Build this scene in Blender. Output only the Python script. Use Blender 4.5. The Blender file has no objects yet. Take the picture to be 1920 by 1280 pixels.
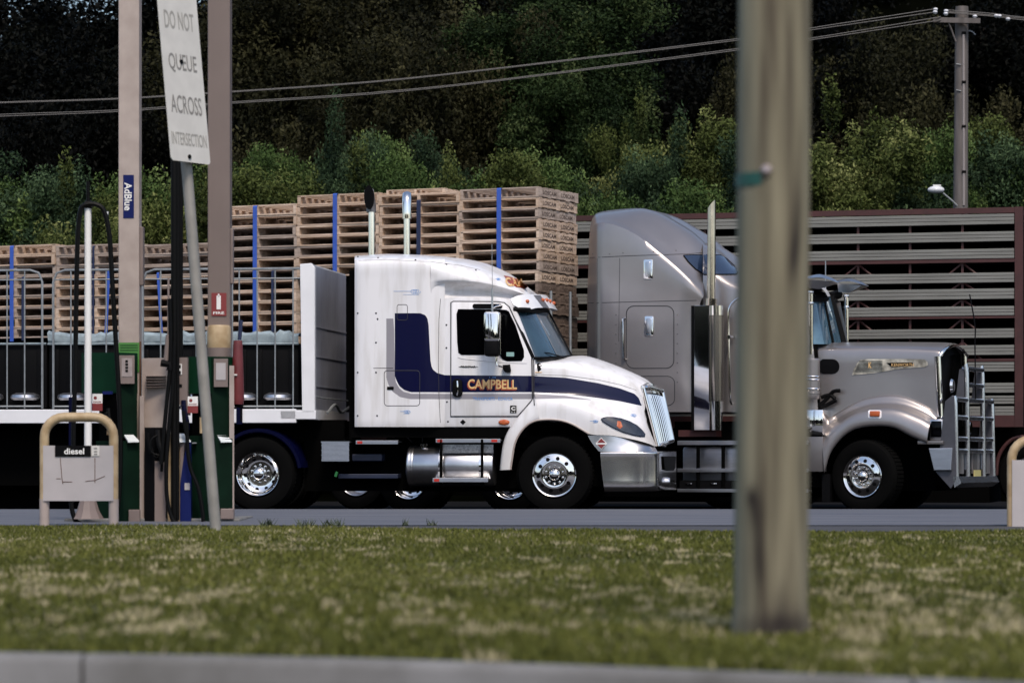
import bpy, bmesh, math, random
import numpy as np
from mathutils import Vector, Matrix
from mathutils.bvhtree import BVHTree
R = math.radians
sc = bpy.context.scene
# ------------------------------------------------------------------ camera, world, sun, exposure
F, CX, YH, H = 5800.0, 960.0, 864.0, 0.65
cam = bpy.data.cameras.new('camera'); camo = bpy.data.objects.new('camera', cam)
sc.collection.objects.link(camo); sc.camera = camo
camo.location = (0, 0, H); camo.rotation_euler = (R(90), 0, 0)
cam.sensor_width = 36; cam.lens = F / 1920 * 36; cam.shift_y = (YH - 640) / 1920
cam.clip_start = 0.1; cam.clip_end = 2000
cam.dof.use_dof = True; cam.dof.focus_distance = 42.0; cam.dof.aperture_fstop = 2.7
SUN_EL, SUN_AZ = 54, 168      # azimuth measured from +Y clockwise: behind the camera, to its right
world = bpy.data.worlds.new('World'); sc.world = world; world.use_nodes = True
wn = world.node_tree.nodes; wl = world.node_tree.links
sky = wn.new('ShaderNodeTexSky'); sky.sky_type = 'NISHITA'; sky.sun_disc = False
sky.sun_elevation = R(SUN_EL); sky.sun_rotation = R(SUN_AZ); sky.dust_density = 2.0; sky.air_density = 1.0
hs = wn.new('ShaderNodeHueSaturation'); hs.inputs['Saturation'].default_value = .95      # thin high cloud takes the blue down
wl.new(sky.outputs[0], hs.inputs['Color']); wl.new(hs.outputs[0], wn['Background'].inputs[0]); wn['Background'].inputs[1].default_value = 0.12
sun = bpy.data.lights.new('sun', 'SUN'); suno = bpy.data.objects.new('sun', sun); sc.collection.objects.link(suno)
sun.energy = 1.7; sun.angle = R(12); sun.color = (1, .88, .76)
sd = Vector((math.sin(R(SUN_AZ)) * math.cos(R(SUN_EL)), math.cos(R(SUN_AZ)) * math.cos(R(SUN_EL)), math.sin(R(SUN_EL))))
suno.rotation_euler = sd.to_track_quat('Z', 'Y').to_euler(); suno.location = (0, 0, 30)
sc.view_settings.view_transform = 'Standard'; sc.view_settings.look = 'None'
sc.view_settings.exposure = 0.6; sc.view_settings.gamma = 1.0
sc.cycles.use_denoising = True
sc.cycles.max_bounces = 8
rnd = random.Random(7)

# ------------------------------------------------------------------ materials
def mat(name, col, rough=.6, metal=0.0, var=0.0, scale=6.0, col2=None, bump=0.0, bscale=None, coat=0.0, spec=.5, stretch=None, detail=5):
    m = bpy.data.materials.new(name); m.use_nodes = True
    nt = m.node_tree; b = nt.nodes['Principled BSDF']
    b.inputs['Base Color'].default_value = (*col, 1); b.inputs['Roughness'].default_value = rough
    b.inputs['Metallic'].default_value = metal; b.inputs['Coat Weight'].default_value = coat
    b.inputs['Coat Roughness'].default_value = .05
    b.inputs['Specular IOR Level'].default_value = spec
    if var > 0 or col2 or bump:
        tc = nt.nodes.new('ShaderNodeTexCoord'); mp = nt.nodes.new('ShaderNodeMapping')
        nt.links.new(tc.outputs['Object'], mp.inputs[0])
        if stretch: mp.inputs['Scale'].default_value = stretch
        n = nt.nodes.new('ShaderNodeTexNoise'); n.inputs['Scale'].default_value = scale; n.inputs['Detail'].default_value = detail
        nt.links.new(mp.outputs[0], n.inputs[0])
        if var > 0 or col2:
            c2 = col2 or tuple(c * (1 - var) for c in col)
            r = nt.nodes.new('ShaderNodeValToRGB'); nt.links.new(n.outputs[0], r.inputs[0])
            r.color_ramp.elements[0].position = .35; r.color_ramp.elements[1].position = .68
            r.color_ramp.elements[0].color = (*c2, 1); r.color_ramp.elements[1].color = (*col, 1)
            nt.links.new(r.outputs[0], b.inputs['Base Color'])
        if bump:
            n2 = nt.nodes.new('ShaderNodeTexNoise'); n2.inputs['Scale'].default_value = bscale or scale * 4
            n2.inputs['Detail'].default_value = 6; nt.links.new(mp.outputs[0], n2.inputs[0])
            bp = nt.nodes.new('ShaderNodeBump'); bp.inputs['Strength'].default_value = bump
            nt.links.new(n2.outputs[0], bp.inputs['Height']); nt.links.new(bp.outputs[0], b.inputs['Normal'])
    return m
M = {}
M['chrome'] = mat('chrome', (.82, .80, .78), .07, 1.0)
M['chrome_dull'] = mat('polished_aluminium', (.62, .61, .62), .28, 1.0, var=.18, scale=5)
M['brushed'] = mat('brushed_aluminium', (.55, .56, .60), .38, 1.0, var=.15, scale=4, stretch=(1, 1, 6))
M['black'] = mat('black_plastic', (.003, .003, .0035), .6, spec=.08)
M['chassis'] = mat('chassis_black', (.002, .002, .002), .9, spec=.02)
M['tyre'] = mat('tyre_rubber', (.003, .003, .003), .9, spec=.05)
M['seam'] = mat('panel_gap', (.03, .03, .035), .7)
M['glass'] = mat('dark_window_glass', (.001, .001, .0015), .08, spec=.12)
M['glass_blue'] = mat('tinted_windscreen', (.035, .075, .11), .05, coat=.6, var=.4, scale=1.5)
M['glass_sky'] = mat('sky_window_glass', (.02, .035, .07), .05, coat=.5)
M['orange'] = mat('amber_lens', (.45, .10, .03), .25)
M['red'] = mat('red_lens', (.45, .03, .02), .3)
M['gold'] = mat('gold_lettering', (.72, .46, .20), .4)
M['redpaint'] = mat('red_lettering_shadow', (.32, .05, .02), .4)
M['bluepaint'] = mat('blue_scroll_paint', (.10, .28, .62), .4)
M['navy'] = mat('navy_paint', (.0015, .002, .018), .35, spec=.1)
M['silver'] = mat('silver_taupe_paint', (.325, .30, .295), .32, .72, coat=.35, var=.1, scale=2)
M['silver_dark'] = mat('dark_silver_paint', (.15, .14, .14), .4, .4, coat=.3)  # darker grey silver for small fittings and the visor band
M['white'] = mat('white_enamel', (.78, .78, .80), .3, var=.08, scale=3, coat=.4)
M['galv'] = mat('galvanised_steel', (.30, .32, .33), .5, .4, var=.3, scale=8)
M['wood'] = mat('pallet_timber', (.60, .455, .35), .8, var=0, col2=(.38, .27, .185), scale=7, bump=.3, bscale=30, stretch=(.6, 2, 4))
M['wood_b'] = mat('pallet_timber_grey', (.46, .37, .31), .85, var=0, col2=(.27, .21, .17), scale=6, bump=.3, bscale=30, stretch=(.6, 2, 4))
M['wood_c'] = mat('pallet_timber_pale', (.70, .55, .44), .8, var=0, col2=(.46, .34, .24), scale=6, bump=.3, bscale=30, stretch=(.6, 2, 4))
M['wood_d'] = mat('pallet_timber_shaded', (.23, .17, .135), .85, var=0, col2=(.12, .085, .065), scale=6, bump=.3, bscale=30, stretch=(.6, 2, 4))
M['stamp'] = mat('stencil_ink', (.10, .07, .055), .8)
M['strap'] = mat('blue_webbing', (.035, .10, .46), .6, var=.15, scale=10)
M['strap_navy'] = mat('navy_webbing', (.012, .02, .06), .6)
M['tarp'] = mat('pale_tarpaulin', (.30, .37, .40), .5, var=.35, scale=9, bump=.4, bscale=12)
M['crate_red'] = mat('oxide_red_paint', (.055, .013, .012), .6, var=.3, scale=5)
M['slat'] = mat('stock_crate_aluminium', (.205, .205, .188), .6, .2, var=.25, scale=3, stretch=(.4, 1, 4))
M['green'] = mat('dark_green_enamel', (.002, .026, .011), .45, var=.2, scale=4, spec=.15)
M['green_dk'] = mat('weathered_green_enamel', (.0025, .014, .007), .6, var=.3, scale=5, spec=.08)
M['green_lt'] = mat('bright_green_vinyl', (.055, .20, .035), .5)
M['beige'] = mat('beige_enamel', (.40, .335, .30), .55, var=0, col2=(.33, .27, .24), scale=5, bump=.05)
M['beige_dk'] = mat('brown_grey_enamel', (.20, .155, .14), .6, var=.2, scale=3)
M['cream'] = mat('cream_enamel', (.46, .35, .21), .5, var=0, col2=(.33, .23, .12), scale=9)
M['board'] = mat('grey_white_board', (.42, .39, .39), .55, var=.1, scale=4)
M['offwhite'] = mat('faded_sign_white', (.62, .60, .56), .5, var=.1, scale=6)
M['fade'] = mat('faded_lettering', (.22, .21, .195), .7)
M['fade2'] = mat('very_faded_lettering', (.30, .29, .265), .7)
M['label_blue'] = mat('blue_label', (.005, .011, .085), .5, spec=.15)
M['label_white'] = mat('white_label', (.75, .74, .72), .4)
M['label_red'] = mat('red_label', (.20, .028, .028), .45)
M['rust'] = mat('rust_streak', (.10, .05, .03), .9)
M['hose'] = mat('rubber_hose', (.003, .003, .003), .5, spec=.12)
M['extbag'] = mat('red_vinyl_cover', (.15, .025, .028), .45, var=.3, scale=6)
M['concrete'] = mat('kerb_concrete', (.20, .20, .20), .9, var=0, col2=(.10, .098, .092), scale=2.2, bump=.25, bscale=40)
M['greypost'] = mat('greyish_timber', (.15, .132, .125), .9, var=0, col2=(.09, .08, .075), scale=3, stretch=(3, 3, .4), bump=.3)
M['alupost'] = mat('galvanised_post', (.30, .285, .26), .55, .2, var=.25, scale=5)
M['wire'] = mat('wire', (.11, .105, .10), .6, .1)
M['porcelain'] = mat('insulator_porcelain', (.62, .63, .66), .2)
M['plate'] = mat('yellow_number_plate', (.55, .48, .20), .4)

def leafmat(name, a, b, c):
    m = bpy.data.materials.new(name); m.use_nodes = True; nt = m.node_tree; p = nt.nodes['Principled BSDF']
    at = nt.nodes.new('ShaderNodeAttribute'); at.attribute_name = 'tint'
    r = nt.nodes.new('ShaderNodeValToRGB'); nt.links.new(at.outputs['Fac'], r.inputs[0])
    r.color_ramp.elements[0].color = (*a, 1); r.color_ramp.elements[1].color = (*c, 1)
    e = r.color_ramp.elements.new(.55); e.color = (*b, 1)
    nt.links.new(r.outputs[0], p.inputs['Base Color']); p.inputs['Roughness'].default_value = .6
    p.inputs['Specular IOR Level'].default_value = .06
    return m
M['leaf1'] = leafmat('leaf_mid_green', (.014, .028, .008), (.055, .092, .026), (.20, .26, .09))
M['leaf2'] = leafmat('leaf_yellow_green', (.018, .026, .007), (.075, .095, .026), (.30, .31, .12))
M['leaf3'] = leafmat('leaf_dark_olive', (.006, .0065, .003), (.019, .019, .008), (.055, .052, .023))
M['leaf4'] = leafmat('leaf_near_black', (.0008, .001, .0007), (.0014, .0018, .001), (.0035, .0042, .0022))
M['leaf5'] = leafmat('leaf_blue_green', (.010, .019, .010), (.032, .056, .026), (.10, .15, .07))
M['leaf6'] = leafmat('leaf_dim_green', (.007, .014, .005), (.022, .038, .012), (.08, .10, .038))
M['bark'] = mat('bark', (.035, .028, .022), .95, var=.4, scale=4, stretch=(2, 2, .4))
M['grass'] = leafmat('grass_blades', (.050, .060, .015), (.128, .134, .032), (.37, .325, .21))

# ------------------------------------------------------------------ mesh helpers
COL = sc.collection
def wp(px, py, d): return Vector(((px - CX) * d / F, d, H + (YH - py) * d / F))
def E(name, parent=None, loc=(0, 0, 0), rot=(0, 0, 0), label=None, cat=None, group=None):
    o = bpy.data.objects.new(name, None); COL.objects.link(o); o.location = loc; o.rotation_euler = rot
    o.empty_display_size = .2
    if parent: o.parent = parent
    tag(o, label, cat, group); return o
def tag(o, label=None, cat=None, group=None, kind=None):
    if label: o['label'] = label
    if cat: o['category'] = cat
    if group: o['group'] = group
    if kind: o['kind'] = kind
    return o
def cr(p0, p1, p2, p3, t):
    return .5 * ((2 * p1) + (-p0 + p2) * t + (2 * p0 - 5 * p1 + 4 * p2 - p3) * t * t + (-p0 + 3 * p1 - 3 * p2 + p3) * t * t * t)
def spline(pts, n):
    P = [Vector(p) for p in pts]; out = []
    P = [2 * P[0] - P[1]] + P + [2 * P[-1] - P[-2]]
    for i in range(1, len(P) - 2):
        for k in range(n): out.append(cr(P[i - 1], P[i], P[i + 1], P[i + 2], k / n))
    out.append(P[-2]); return out
def rr(x0, y0, x1, y1, r, n=4):
    pts = []
    for cx, cy, a in ((x1 - r, y0 + r, -90), (x1 - r, y1 - r, 0), (x0 + r, y1 - r, 90), (x0 + r, y0 + r, 180)):
        for k in range(n + 1):
            t = R(a + 90 * k / n); pts.append((cx + r * math.cos(t), cy + r * math.sin(t)))
    return pts
class MB:
    def __init__(s): s.bm = bmesh.new(); s.mi = 0
    def face(s, vs):
        try: f = s.bm.faces.new(vs); f.material_index = s.mi; return f
        except ValueError: return None
    def box(s, x0, x1, y0, y1, z0, z1, bev=0.0, mtx=None):
        r = bmesh.ops.create_cube(s.bm, size=1)
        vs = r['verts']
        bmesh.ops.scale(s.bm, vec=(abs(x1 - x0), abs(y1 - y0), abs(z1 - z0)), verts=vs)
        bmesh.ops.translate(s.bm, vec=((x0 + x1) / 2, (y0 + y1) / 2, (z0 + z1) / 2), verts=vs)
        if mtx is not None: bmesh.ops.transform(s.bm, matrix=mtx, verts=vs)
        fs = set(f for v in vs for f in v.link_faces)
        for f in fs: f.material_index = s.mi
        if bev > 0:
            es = list(set(e for v in vs for e in v.link_edges))
            bmesh.ops.bevel(s.bm, geom=es, offset=bev, segments=2, affect='EDGES', profile=.5, material=s.mi)
    def tube(s, pts, r, n=8, sm=0, cap=True):
        P = spline(pts, sm) if sm else [Vector(p) for p in pts]
        rs = r if isinstance(r, (list, tuple)) else None
        rings = []; up = None
        for i, p in enumerate(P):
            t = (P[min(i + 1, len(P) - 1)] - P[max(i - 1, 0)]).normalized()
            if up is None:
                up = Vector((0, 0, 1)) if abs(t.z) < .9 else Vector((1, 0, 0))
            a = t.cross(up).normalized(); b = a.cross(t).normalized(); up = b
            rad = (rs[0] + (rs[1] - rs[0]) * i / (len(P) - 1)) if rs else r
            rings.append([s.bm.verts.new(p + rad * (a * math.cos(2 * math.pi * k / n) + b * math.sin(2 * math.pi * k / n))) for k in range(n)])
        for A, B in zip(rings, rings[1:]):
            for k in range(n): s.face((A[k], A[(k + 1) % n], B[(k + 1) % n], B[k]))
        if cap: s.face(rings[0][::-1]); s.face(rings[-1])
    def poly(s, pts, w0, w1, bev=0.0):
        """pts = local (x,z) outline, extruded across y from w0 to w1"""
        A = [s.bm.verts.new((x, w0, z)) for x, z in pts]; B = [s.bm.verts.new((x, w1, z)) for x, z in pts]
        n = len(pts); f1 = s.face(A); f2 = s.face(B[::-1]); side = []
        for k in range(n): side.append(s.face((A[k], B[k], B[(k + 1) % n], A[(k + 1) % n])))
        if bev > 0 and f1:
            bmesh.ops.bevel(s.bm, geom=list(f1.edges) + list(f2.edges), offset=bev, segments=2, affect='EDGES', profile=.5, material=s.mi)
    def prism(s, bottom, top):
        A = [s.bm.verts.new(p) for p in bottom]; B = [s.bm.verts.new(p) for p in top]; n = len(A)
        s.face(A[::-1]); s.face(B)
        for k in range(n): s.face((A[k], A[(k + 1) % n], B[(k + 1) % n], B[k]))
    def lathe(s, prof, c=(0, 0, 0), axis='Y', n=32, a0=0, a1=360):
        """prof = list of (radius, along)"""
        full = abs(a1 - a0) >= 360; m = n if full else n + 1; rings = []
        for r, h in prof:
            ring = []
            for k in range(m):
                t = R(a0 + (a1 - a0) * k / n); u, v = r * math.cos(t), r * math.sin(t)
                p = {'Y': (u, h, v), 'Z': (u, v, h), 'X': (h, u, v)}[axis]
                ring.append(s.bm.verts.new(Vector(c) + Vector(p)))
            rings.append(ring)
        for A, B in zip(rings, rings[1:]):
            for k in range(n):
                s.face((A[k], A[(k + 1) % m], B[(k + 1) % m], B[k]))
        return rings
    def grid(s, G, close=False):
        V = [[s.bm.verts.new(p) for p in row] for row in G]
        for a, b in zip(V, V[1:]):
            for k in range(len(a) - 1): s.face((a[k], a[k + 1], b[k + 1], b[k]))
        return V
    def tree(s):
        s.bm.verts.index_update(); s.bm.faces.ensure_lookup_table()
        return BVHTree.FromBMesh(s.bm)
    def build(s, name, mats, parent=None, smooth=35, loc=None, norm=True, keep=False):
        bmesh.ops.remove_doubles(s.bm, verts=s.bm.verts, dist=1e-5)
        if norm: bmesh.ops.recalc_face_normals(s.bm, faces=s.bm.faces)
        me = bpy.data.meshes.new(name); s.bm.to_mesh(me); s.bm.free()
        for m in (mats if isinstance(mats, (list, tuple)) else [mats]): me.materials.append(m)
        if smooth:
            me.polygons.foreach_set('use_smooth', [True] * len(me.polygons))
            try: me.set_sharp_from_angle(angle=R(smooth))
            except Exception: pass
        o = bpy.data.objects.new(name, me); COL.objects.link(o)
        if parent: o.parent = parent
        if loc: o.location = loc
        return o
class Frame:
    """a vehicle's own axes: x forward, y away from the camera side, z up"""
    def __init__(s, px, d, z, deg):
        s.o = Vector(((px - CX) * d / F, d, z)); s.th = R(deg)
        s.M = Matrix.Translation(s.o) @ Matrix.Rotation(-s.th, 4, 'Z'); s.I = s.M.inverted()
        s.cam = s.I @ Vector((0, 0, H))
    def L(s, px, py, w=0.0):
        t = (px - CX) / F; c, n = math.cos(s.th), math.sin(s.th)
        x = (t * (s.o.y + w * c) - s.o.x - w * n) / (c + t * n)
        d = s.o.y - x * n + w * c
        return Vector((x, w, H + (YH - py) * d / F - s.o.z))
    def XZ(s, px, py, w=0.0): p = s.L(px, py, w); return (p.x, p.z)
    def hit(s, bvh, px, py, off=0.0, miss=0.0):
        dr = (s.I.to_3x3() @ Vector((px - CX, F, YH - py))).normalized()
        loc, nor, _, _ = bvh.ray_cast(s.cam, dr)
        if loc is None: return s.L(px, py, miss)
        if nor.dot(dr) > 0: nor = -nor
        return loc + nor * off
    def pts(s, lst, w=0.0): return [s.XZ(a, b, w) for a, b in lst]
    def net(s, mb, rows, nc=5, nr=3, mirror=None, cap0=False, cap1=False):
        rws = [spline([s.L(*p) for p in r], nc) for r in rows]
        cols = [spline([r[k] for r in rws], nr) for k in range(len(rws[0]))]     # cols[k] runs down the section
        mb.grid(cols)
        if mirror is not None:
            mc = [[Vector((p.x, 2 * mirror - p.y, p.z)) for p in c] for c in cols]; mb.grid(mc)
            for flag, k in ((cap0, 0), (cap1, -1)):
                if flag: mb.face([mb.bm.verts.new(p) for p in cols[k] + mc[k][::-1]])
        return cols
    def decal(s, mb, bvh, pts, off=.004, cut=10.0, miss=0.0):
        b2 = bmesh.new(); f = b2.faces.new([b2.verts.new((x, y, 0)) for x, y in pts])
        bmesh.ops.triangulate(b2, faces=[f])
        for _ in range(4):
            es = [e for e in b2.edges if e.calc_length() > cut]
            if not es: break
            bmesh.ops.subdivide_edges(b2, edges=es, cuts=1); bmesh.ops.triangulate(b2, faces=b2.faces)
        s.stamp(mb, b2, bvh, off, miss); b2.free()
    def stamp(s, mb, b2, bvh, off, miss=0.0):
        mp = {v: mb.bm.verts.new(s.hit(bvh, v.co.x, v.co.y, off, miss)) for v in b2.verts}
        for f in b2.faces: mb.face([mp[v] for v in f.verts])
    def seam(s, mb, bvh, pts, r=.004, step=8.0, closed=False, off=0.0, n=5, miss=0.0):
        if closed: pts = list(pts) + [pts[0]]
        out = []
        for a, b in zip(pts, pts[1:]):
            k = max(1, int(math.hypot(b[0] - a[0], b[1] - a[1]) / step))
            for i in range(k): out.append((a[0] + (b[0] - a[0]) * i / k, a[1] + (b[1] - a[1]) * i / k))
        out.append(pts[-1])
        mb.tube([s.hit(bvh, x, y, off, miss) for x, y in out], r, n=n)
    def text(s, mb, bvh, txt, x0, y0, x1, y1, off=.005, shear=0.0, bold=0.0, slope=0.0, miss=0.0, rot90=False):
        b2 = text_bm(txt, bold)
        xs = [v.co.x for v in b2.verts]; ys = [v.co.y for v in b2.verts]
        a, b_, c, d_ = min(xs), max(xs), min(ys), max(ys)
        for v in b2.verts:
            u = (v.co.x - a) / (b_ - a); t = (v.co.y - c) / (d_ - c)
            if rot90: v.co = (x0 + (x1 - x0) * t, y0 + (y1 - y0) * u, 0)
            else: v.co = (x0 + (x1 - x0) * u + shear * t, y1 + (y0 - y1) * t + slope * u, 0)
        s.stamp(mb, b2, bvh, off, miss); b2.free()
def text_bm(txt, bold=0.0):
    c = bpy.data.curves.new('lettering', 'FONT'); c.body = txt; c.size = 1; c.offset = bold; c.resolution_u = 3
    o = bpy.data.objects.new('lettering', c); COL.objects.link(o)
    me = bpy.data.meshes.new_from_object(o.evaluated_get(bpy.context.evaluated_depsgraph_get()))
    b = bmesh.new(); b.from_mesh(me); bpy.data.objects.remove(o); bpy.data.meshes.remove(me)
    return b
def text_flat(mb, txt, mtx, wdt, hgt, bold=0.0):
    """lettering of given width and height, centred, on the plane given by mtx (x right, y up)"""
    b2 = text_bm(txt, bold); xs = [v.co.x for v in b2.verts]; ys = [v.co.y for v in b2.verts]
    a, b_, c, d_ = min(xs), max(xs), min(ys), max(ys); mp = {}
    for v in b2.verts:
        mp[v] = mb.bm.verts.new(mtx @ Vector((((v.co.x - a) / (b_ - a) - .5) * wdt, ((v.co.y - c) / (d_ - c) - .5) * hgt, 0)))
    for f in b2.faces: mb.face([mp[v] for v in f.verts])
    b2.free()

def mirror_copy(o, c):
    q = o.copy(); COL.objects.link(q); q.scale = (1, -1, 1); q.location = (0, 2 * c, 0); return q
def copy_tree(o, parent=None):
    c = o.copy(); COL.objects.link(c)
    if parent is not None: c.parent = parent
    for ch in list(o.children): copy_tree(ch, c)
    return c

# ------------------------------------------------------------------ setting: ground, yard, roads, kerb, hill
def gz(d):
    if d < 33: return 0.0
    if d < 39.3: return .045 * (d - 33) / 6.3
    if d < 40.2: return .045 - .095 * (d - 39.3) / .9
    if d < 44: return -.05 - .03 * (d - 40.2) / 3.8
    return -.08
def sheet(name, ys, x0, x1, zf, m, kind='structure', nx=2, dz=0):
    mb = MB(); mb.grid([[Vector((x0 + (x1 - x0) * k / nx, y, zf(x0 + (x1 - x0) * k / nx, y) + dz)) for k in range(nx + 1)] for y in ys])
    o = mb.build(name, m, smooth=60); tag(o, kind=kind); return o
def kerb_y(x):
    u = np.asarray(x, float) + .45; y = 10.16 - .22 * u - .36 * np.log1p(np.exp(np.clip(u * 4, -40, 40))) / 4
    y = np.maximum(y, 4.5); return float(y) if y.ndim == 0 else y
# kerb_y: back edge of the near kerb (runs slightly towards us on the right)
M['soil'] = mat('soil', (.06, .05, .035), .95, var=.4, scale=2, bump=.3)
M['verge'] = mat('turf_base', (.060, .078, .024), .95, var=0, col2=(.14, .12, .07), scale=1.1, bump=.3)
M['yard'] = mat('yard_asphalt', (.125, .130, .148), .85, var=0, col2=(.058, .067, .09), scale=1.6, stretch=(.22, 2.6, 1), bump=.2, bscale=50)
M['gutter'] = mat('dark_asphalt', (.05, .05, .055), .85, var=.3, scale=2)
M['road'] = mat('road_asphalt', (.06, .06, .062), .85, var=.3, scale=3, bump=.3, bscale=80)
# terrain: one sheet reaching the horizon, rising to a wooded hill behind the yard
def hillz(x, y):
    if y < -22: return -.17 + (8 + 2.5 * math.sin(x * .21) + 1.5 * math.sin(x * .53 + 2)) * min(1, (-22 - y) / 14)  # unseen ridge behind the camera, added to block low sky light
    if y < 7.0: return -.17
    if y < 56: return gz(y) - .03 if y > 13 else -.2
    t = min(1, (y - 56) / 64.0); t = t * t * (3 - 2 * t)
    top = 13 + 17 * (1 / (1 + math.exp(-(x + 4) / 4.0))) if y < 400 else 22
    return gz(y) - .03 + t * top
ys = [-900, -200, -60, -36, -34, -30, -26, -22, 0, 6.9, 7.1, 12.9, 13.1, 20, 33, 39.3, 40.2, 44, 56] + [56 + 4 * i for i in range(1, 20)] + [150, 220, 400, 900]
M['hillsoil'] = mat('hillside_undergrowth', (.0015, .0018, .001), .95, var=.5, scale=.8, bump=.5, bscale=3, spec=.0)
mb = MB()
XS = [-700, -200, -80] + [-60 + 4 * i for i in range(31)] + [80, 200, 700]
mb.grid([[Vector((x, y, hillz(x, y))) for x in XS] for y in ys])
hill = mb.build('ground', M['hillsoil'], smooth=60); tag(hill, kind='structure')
# near road, kerb
mb = MB()
mb.grid([[Vector((x, kerb_y(x) - dy, -.15)) for x in [-40, -20, -10] + [-6 + .5 * i for i in range(33)] + [14, 20, 26]] for dy in (.16, 30)])
tag(mb.build('road', M['road']), kind='structure')
mb = MB()
for i in range(-8, 9):                      # kerb cast in lengths with open joints
    xa, xb = -1.42 + i * 2.6 + .006, -1.42 + (i + 1) * 2.6 - .006
    prof = [(0, -.2), (0, .0), (-.015, .008), (-.12, .008), (-.14, -.004), (-.148, -.02), (-.160, -.2)]
    G = [[Vector((x, kerb_y(x) + a, b)) for a, b in prof] for x in [xa + (xb - xa) * q / 8 for q in range(9)]]
    V = mb.grid(G); mb.face(V[0]); mb.face(V[-1][::-1])
tag(mb.build('kerb', M['concrete'], smooth=50), kind='structure')
# grass verge base
def verge_y(x): return 30.6 - (2.2 if x > 1.2 else (max(0, (x + 3) / 4.2) * 2.2))
mb = MB()
XV = [-14 + i * .5 for i in range(57)]
rowsV = []
for t in [i / 24 for i in range(25)]:
    rowsV.append([Vector((x, kerb_y(x) * (1 - t) + verge_y(x) * t, .004 if 0 < t < 1 else -.01)) for x in XV])
mb.grid(rowsV); tag(mb.build('lawn', M['verge'], smooth=60), kind='structure')
sheet('road', [27.6, 31.7], -14, 16, lambda x, y: -.012, M['gutter'])
def yz(x, y): return gz(y) - .008 + (.0 if y > 31.3 else -.01)
sheet('pavement', [31.6, 33, 35, 37, 39.3, 39.8], -40, 40, lambda x, y: gz(y) - .004, M['yard'], nx=4)
M['lane'] = mat('dark_lane_asphalt', (.010, .010, .011), .95, var=.3, spec=.05)  # near-black asphalt under and behind the trucks
sheet('road', [39.8, 40.2, 42, 44, 50, 57], -60, 60, lambda x, y: gz(y) - .004, M['lane'], nx=4)
# yard weeds strip is part of the grass
def grass():
    g = np.random.default_rng(3); N = 300000
    t = g.random(N) ** 1.25
    y = 8.3 + t * 22.4
    halfw = 1.0 + y * .21
    x = (g.random(N) * 2 - 1) * halfw
    ky = kerb_y(x) + .02; vy = 30.6 - np.clip((x + 3) / 4.2, 0, 1) * 2.2
    vy = vy + .25 * np.sin(x * 2.1) * np.sin(x * .7 + 1) - .05
    ok = (y > ky) & (y < vy) & ~(((x - .965) ** 2 + (y - 11.5) ** 2) < .14 ** 2)
    x, y = x[ok], y[ok]; n = len(x)
    def nz(fx, fy, ph): return np.sin(x * fx + ph + 1.3 * np.sin(y * fy * .7 + ph)) * np.sin(y * fy + ph * 2 + 1.1 * np.sin(x * fx * .6))
    dry = .37 + .10 * nz(1.9, .5, .3) + .12 * nz(5.7, 1.1, 1.7) + .12 * nz(13.1, 2.3, 4.1) + .08 * nz(23., 5., 2.)
    dry += .13 * np.exp(-((y - 11.9 + .1 * x) / .4) ** 2) + .06 * np.exp(-((y - 14.4) / 1.0) ** 2) - .35 * np.exp(-((y - 10.6) / .5) ** 2) - .2 * np.exp(-((y - 28.5) / 2) ** 2)
    # dry seed heads in small clusters
    K = 1500; cx_ = (g.random(K) * 2 - 1) * 8; cy_ = 10 + 19 * g.random(K) ** 1.2; cell = {}
    near = np.zeros(n)
    for a_, b_, r_ in zip(cx_, cy_, .03 + .07 * g.random(K)):
        m_ = (np.abs(x - a_) < r_) & (np.abs(y - b_) < r_ * 2.5); near[m_] = 1
    tuft = (g.random(n) < np.clip((dry - .46) * 1.5, .02, .6) + .75 * near * (dry > .36))
    tint = np.where(tuft, .78 + .22 * g.random(n), .05 + .5 * g.random(n) + .15 * nz(.8, .6, 2.2))
    tint = np.clip(tint, 0, 1)
    h = (.016 + .022 * g.random(n)) * (1 + .35 * nz(2.1, 1.7, .9)) * np.where(tuft, 1.2, 1.0)
    wd = .006 + .006 * g.random(n); an = g.random(n) * math.pi; ln = (g.random((n, 2)) - .5) * .045
    V = np.zeros((n, 3, 3)); dx, dy = np.cos(an) * wd, np.sin(an) * wd
    V[:, 0] = np.stack([x - dx, y - dy, np.zeros(n)], 1); V[:, 1] = np.stack([x + dx, y + dy, np.zeros(n)], 1)
    V[:, 2] = np.stack([x + ln[:, 0], y + ln[:, 1], h], 1)
    me = bpy.data.meshes.new('grass'); me.vertices.add(n * 3); me.vertices.foreach_set('co', V.ravel())
    me.loops.add(n * 3); me.loops.foreach_set('vertex_index', np.arange(n * 3)); me.polygons.add(n)
    me.polygons.foreach_set('loop_start', np.arange(n) * 3); me.polygons.foreach_set('loop_total', np.full(n, 3))
    me.update(); a = me.attributes.new('tint', 'FLOAT', 'FACE'); a.data.foreach_set('value', tint)
    me.materials.append(M['grass']); o = bpy.data.objects.new('grass', me); COL.objects.link(o)
    tag(o, 'short green and straw dry grass of the verge', 'grass', kind='stuff')
grass()

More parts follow.
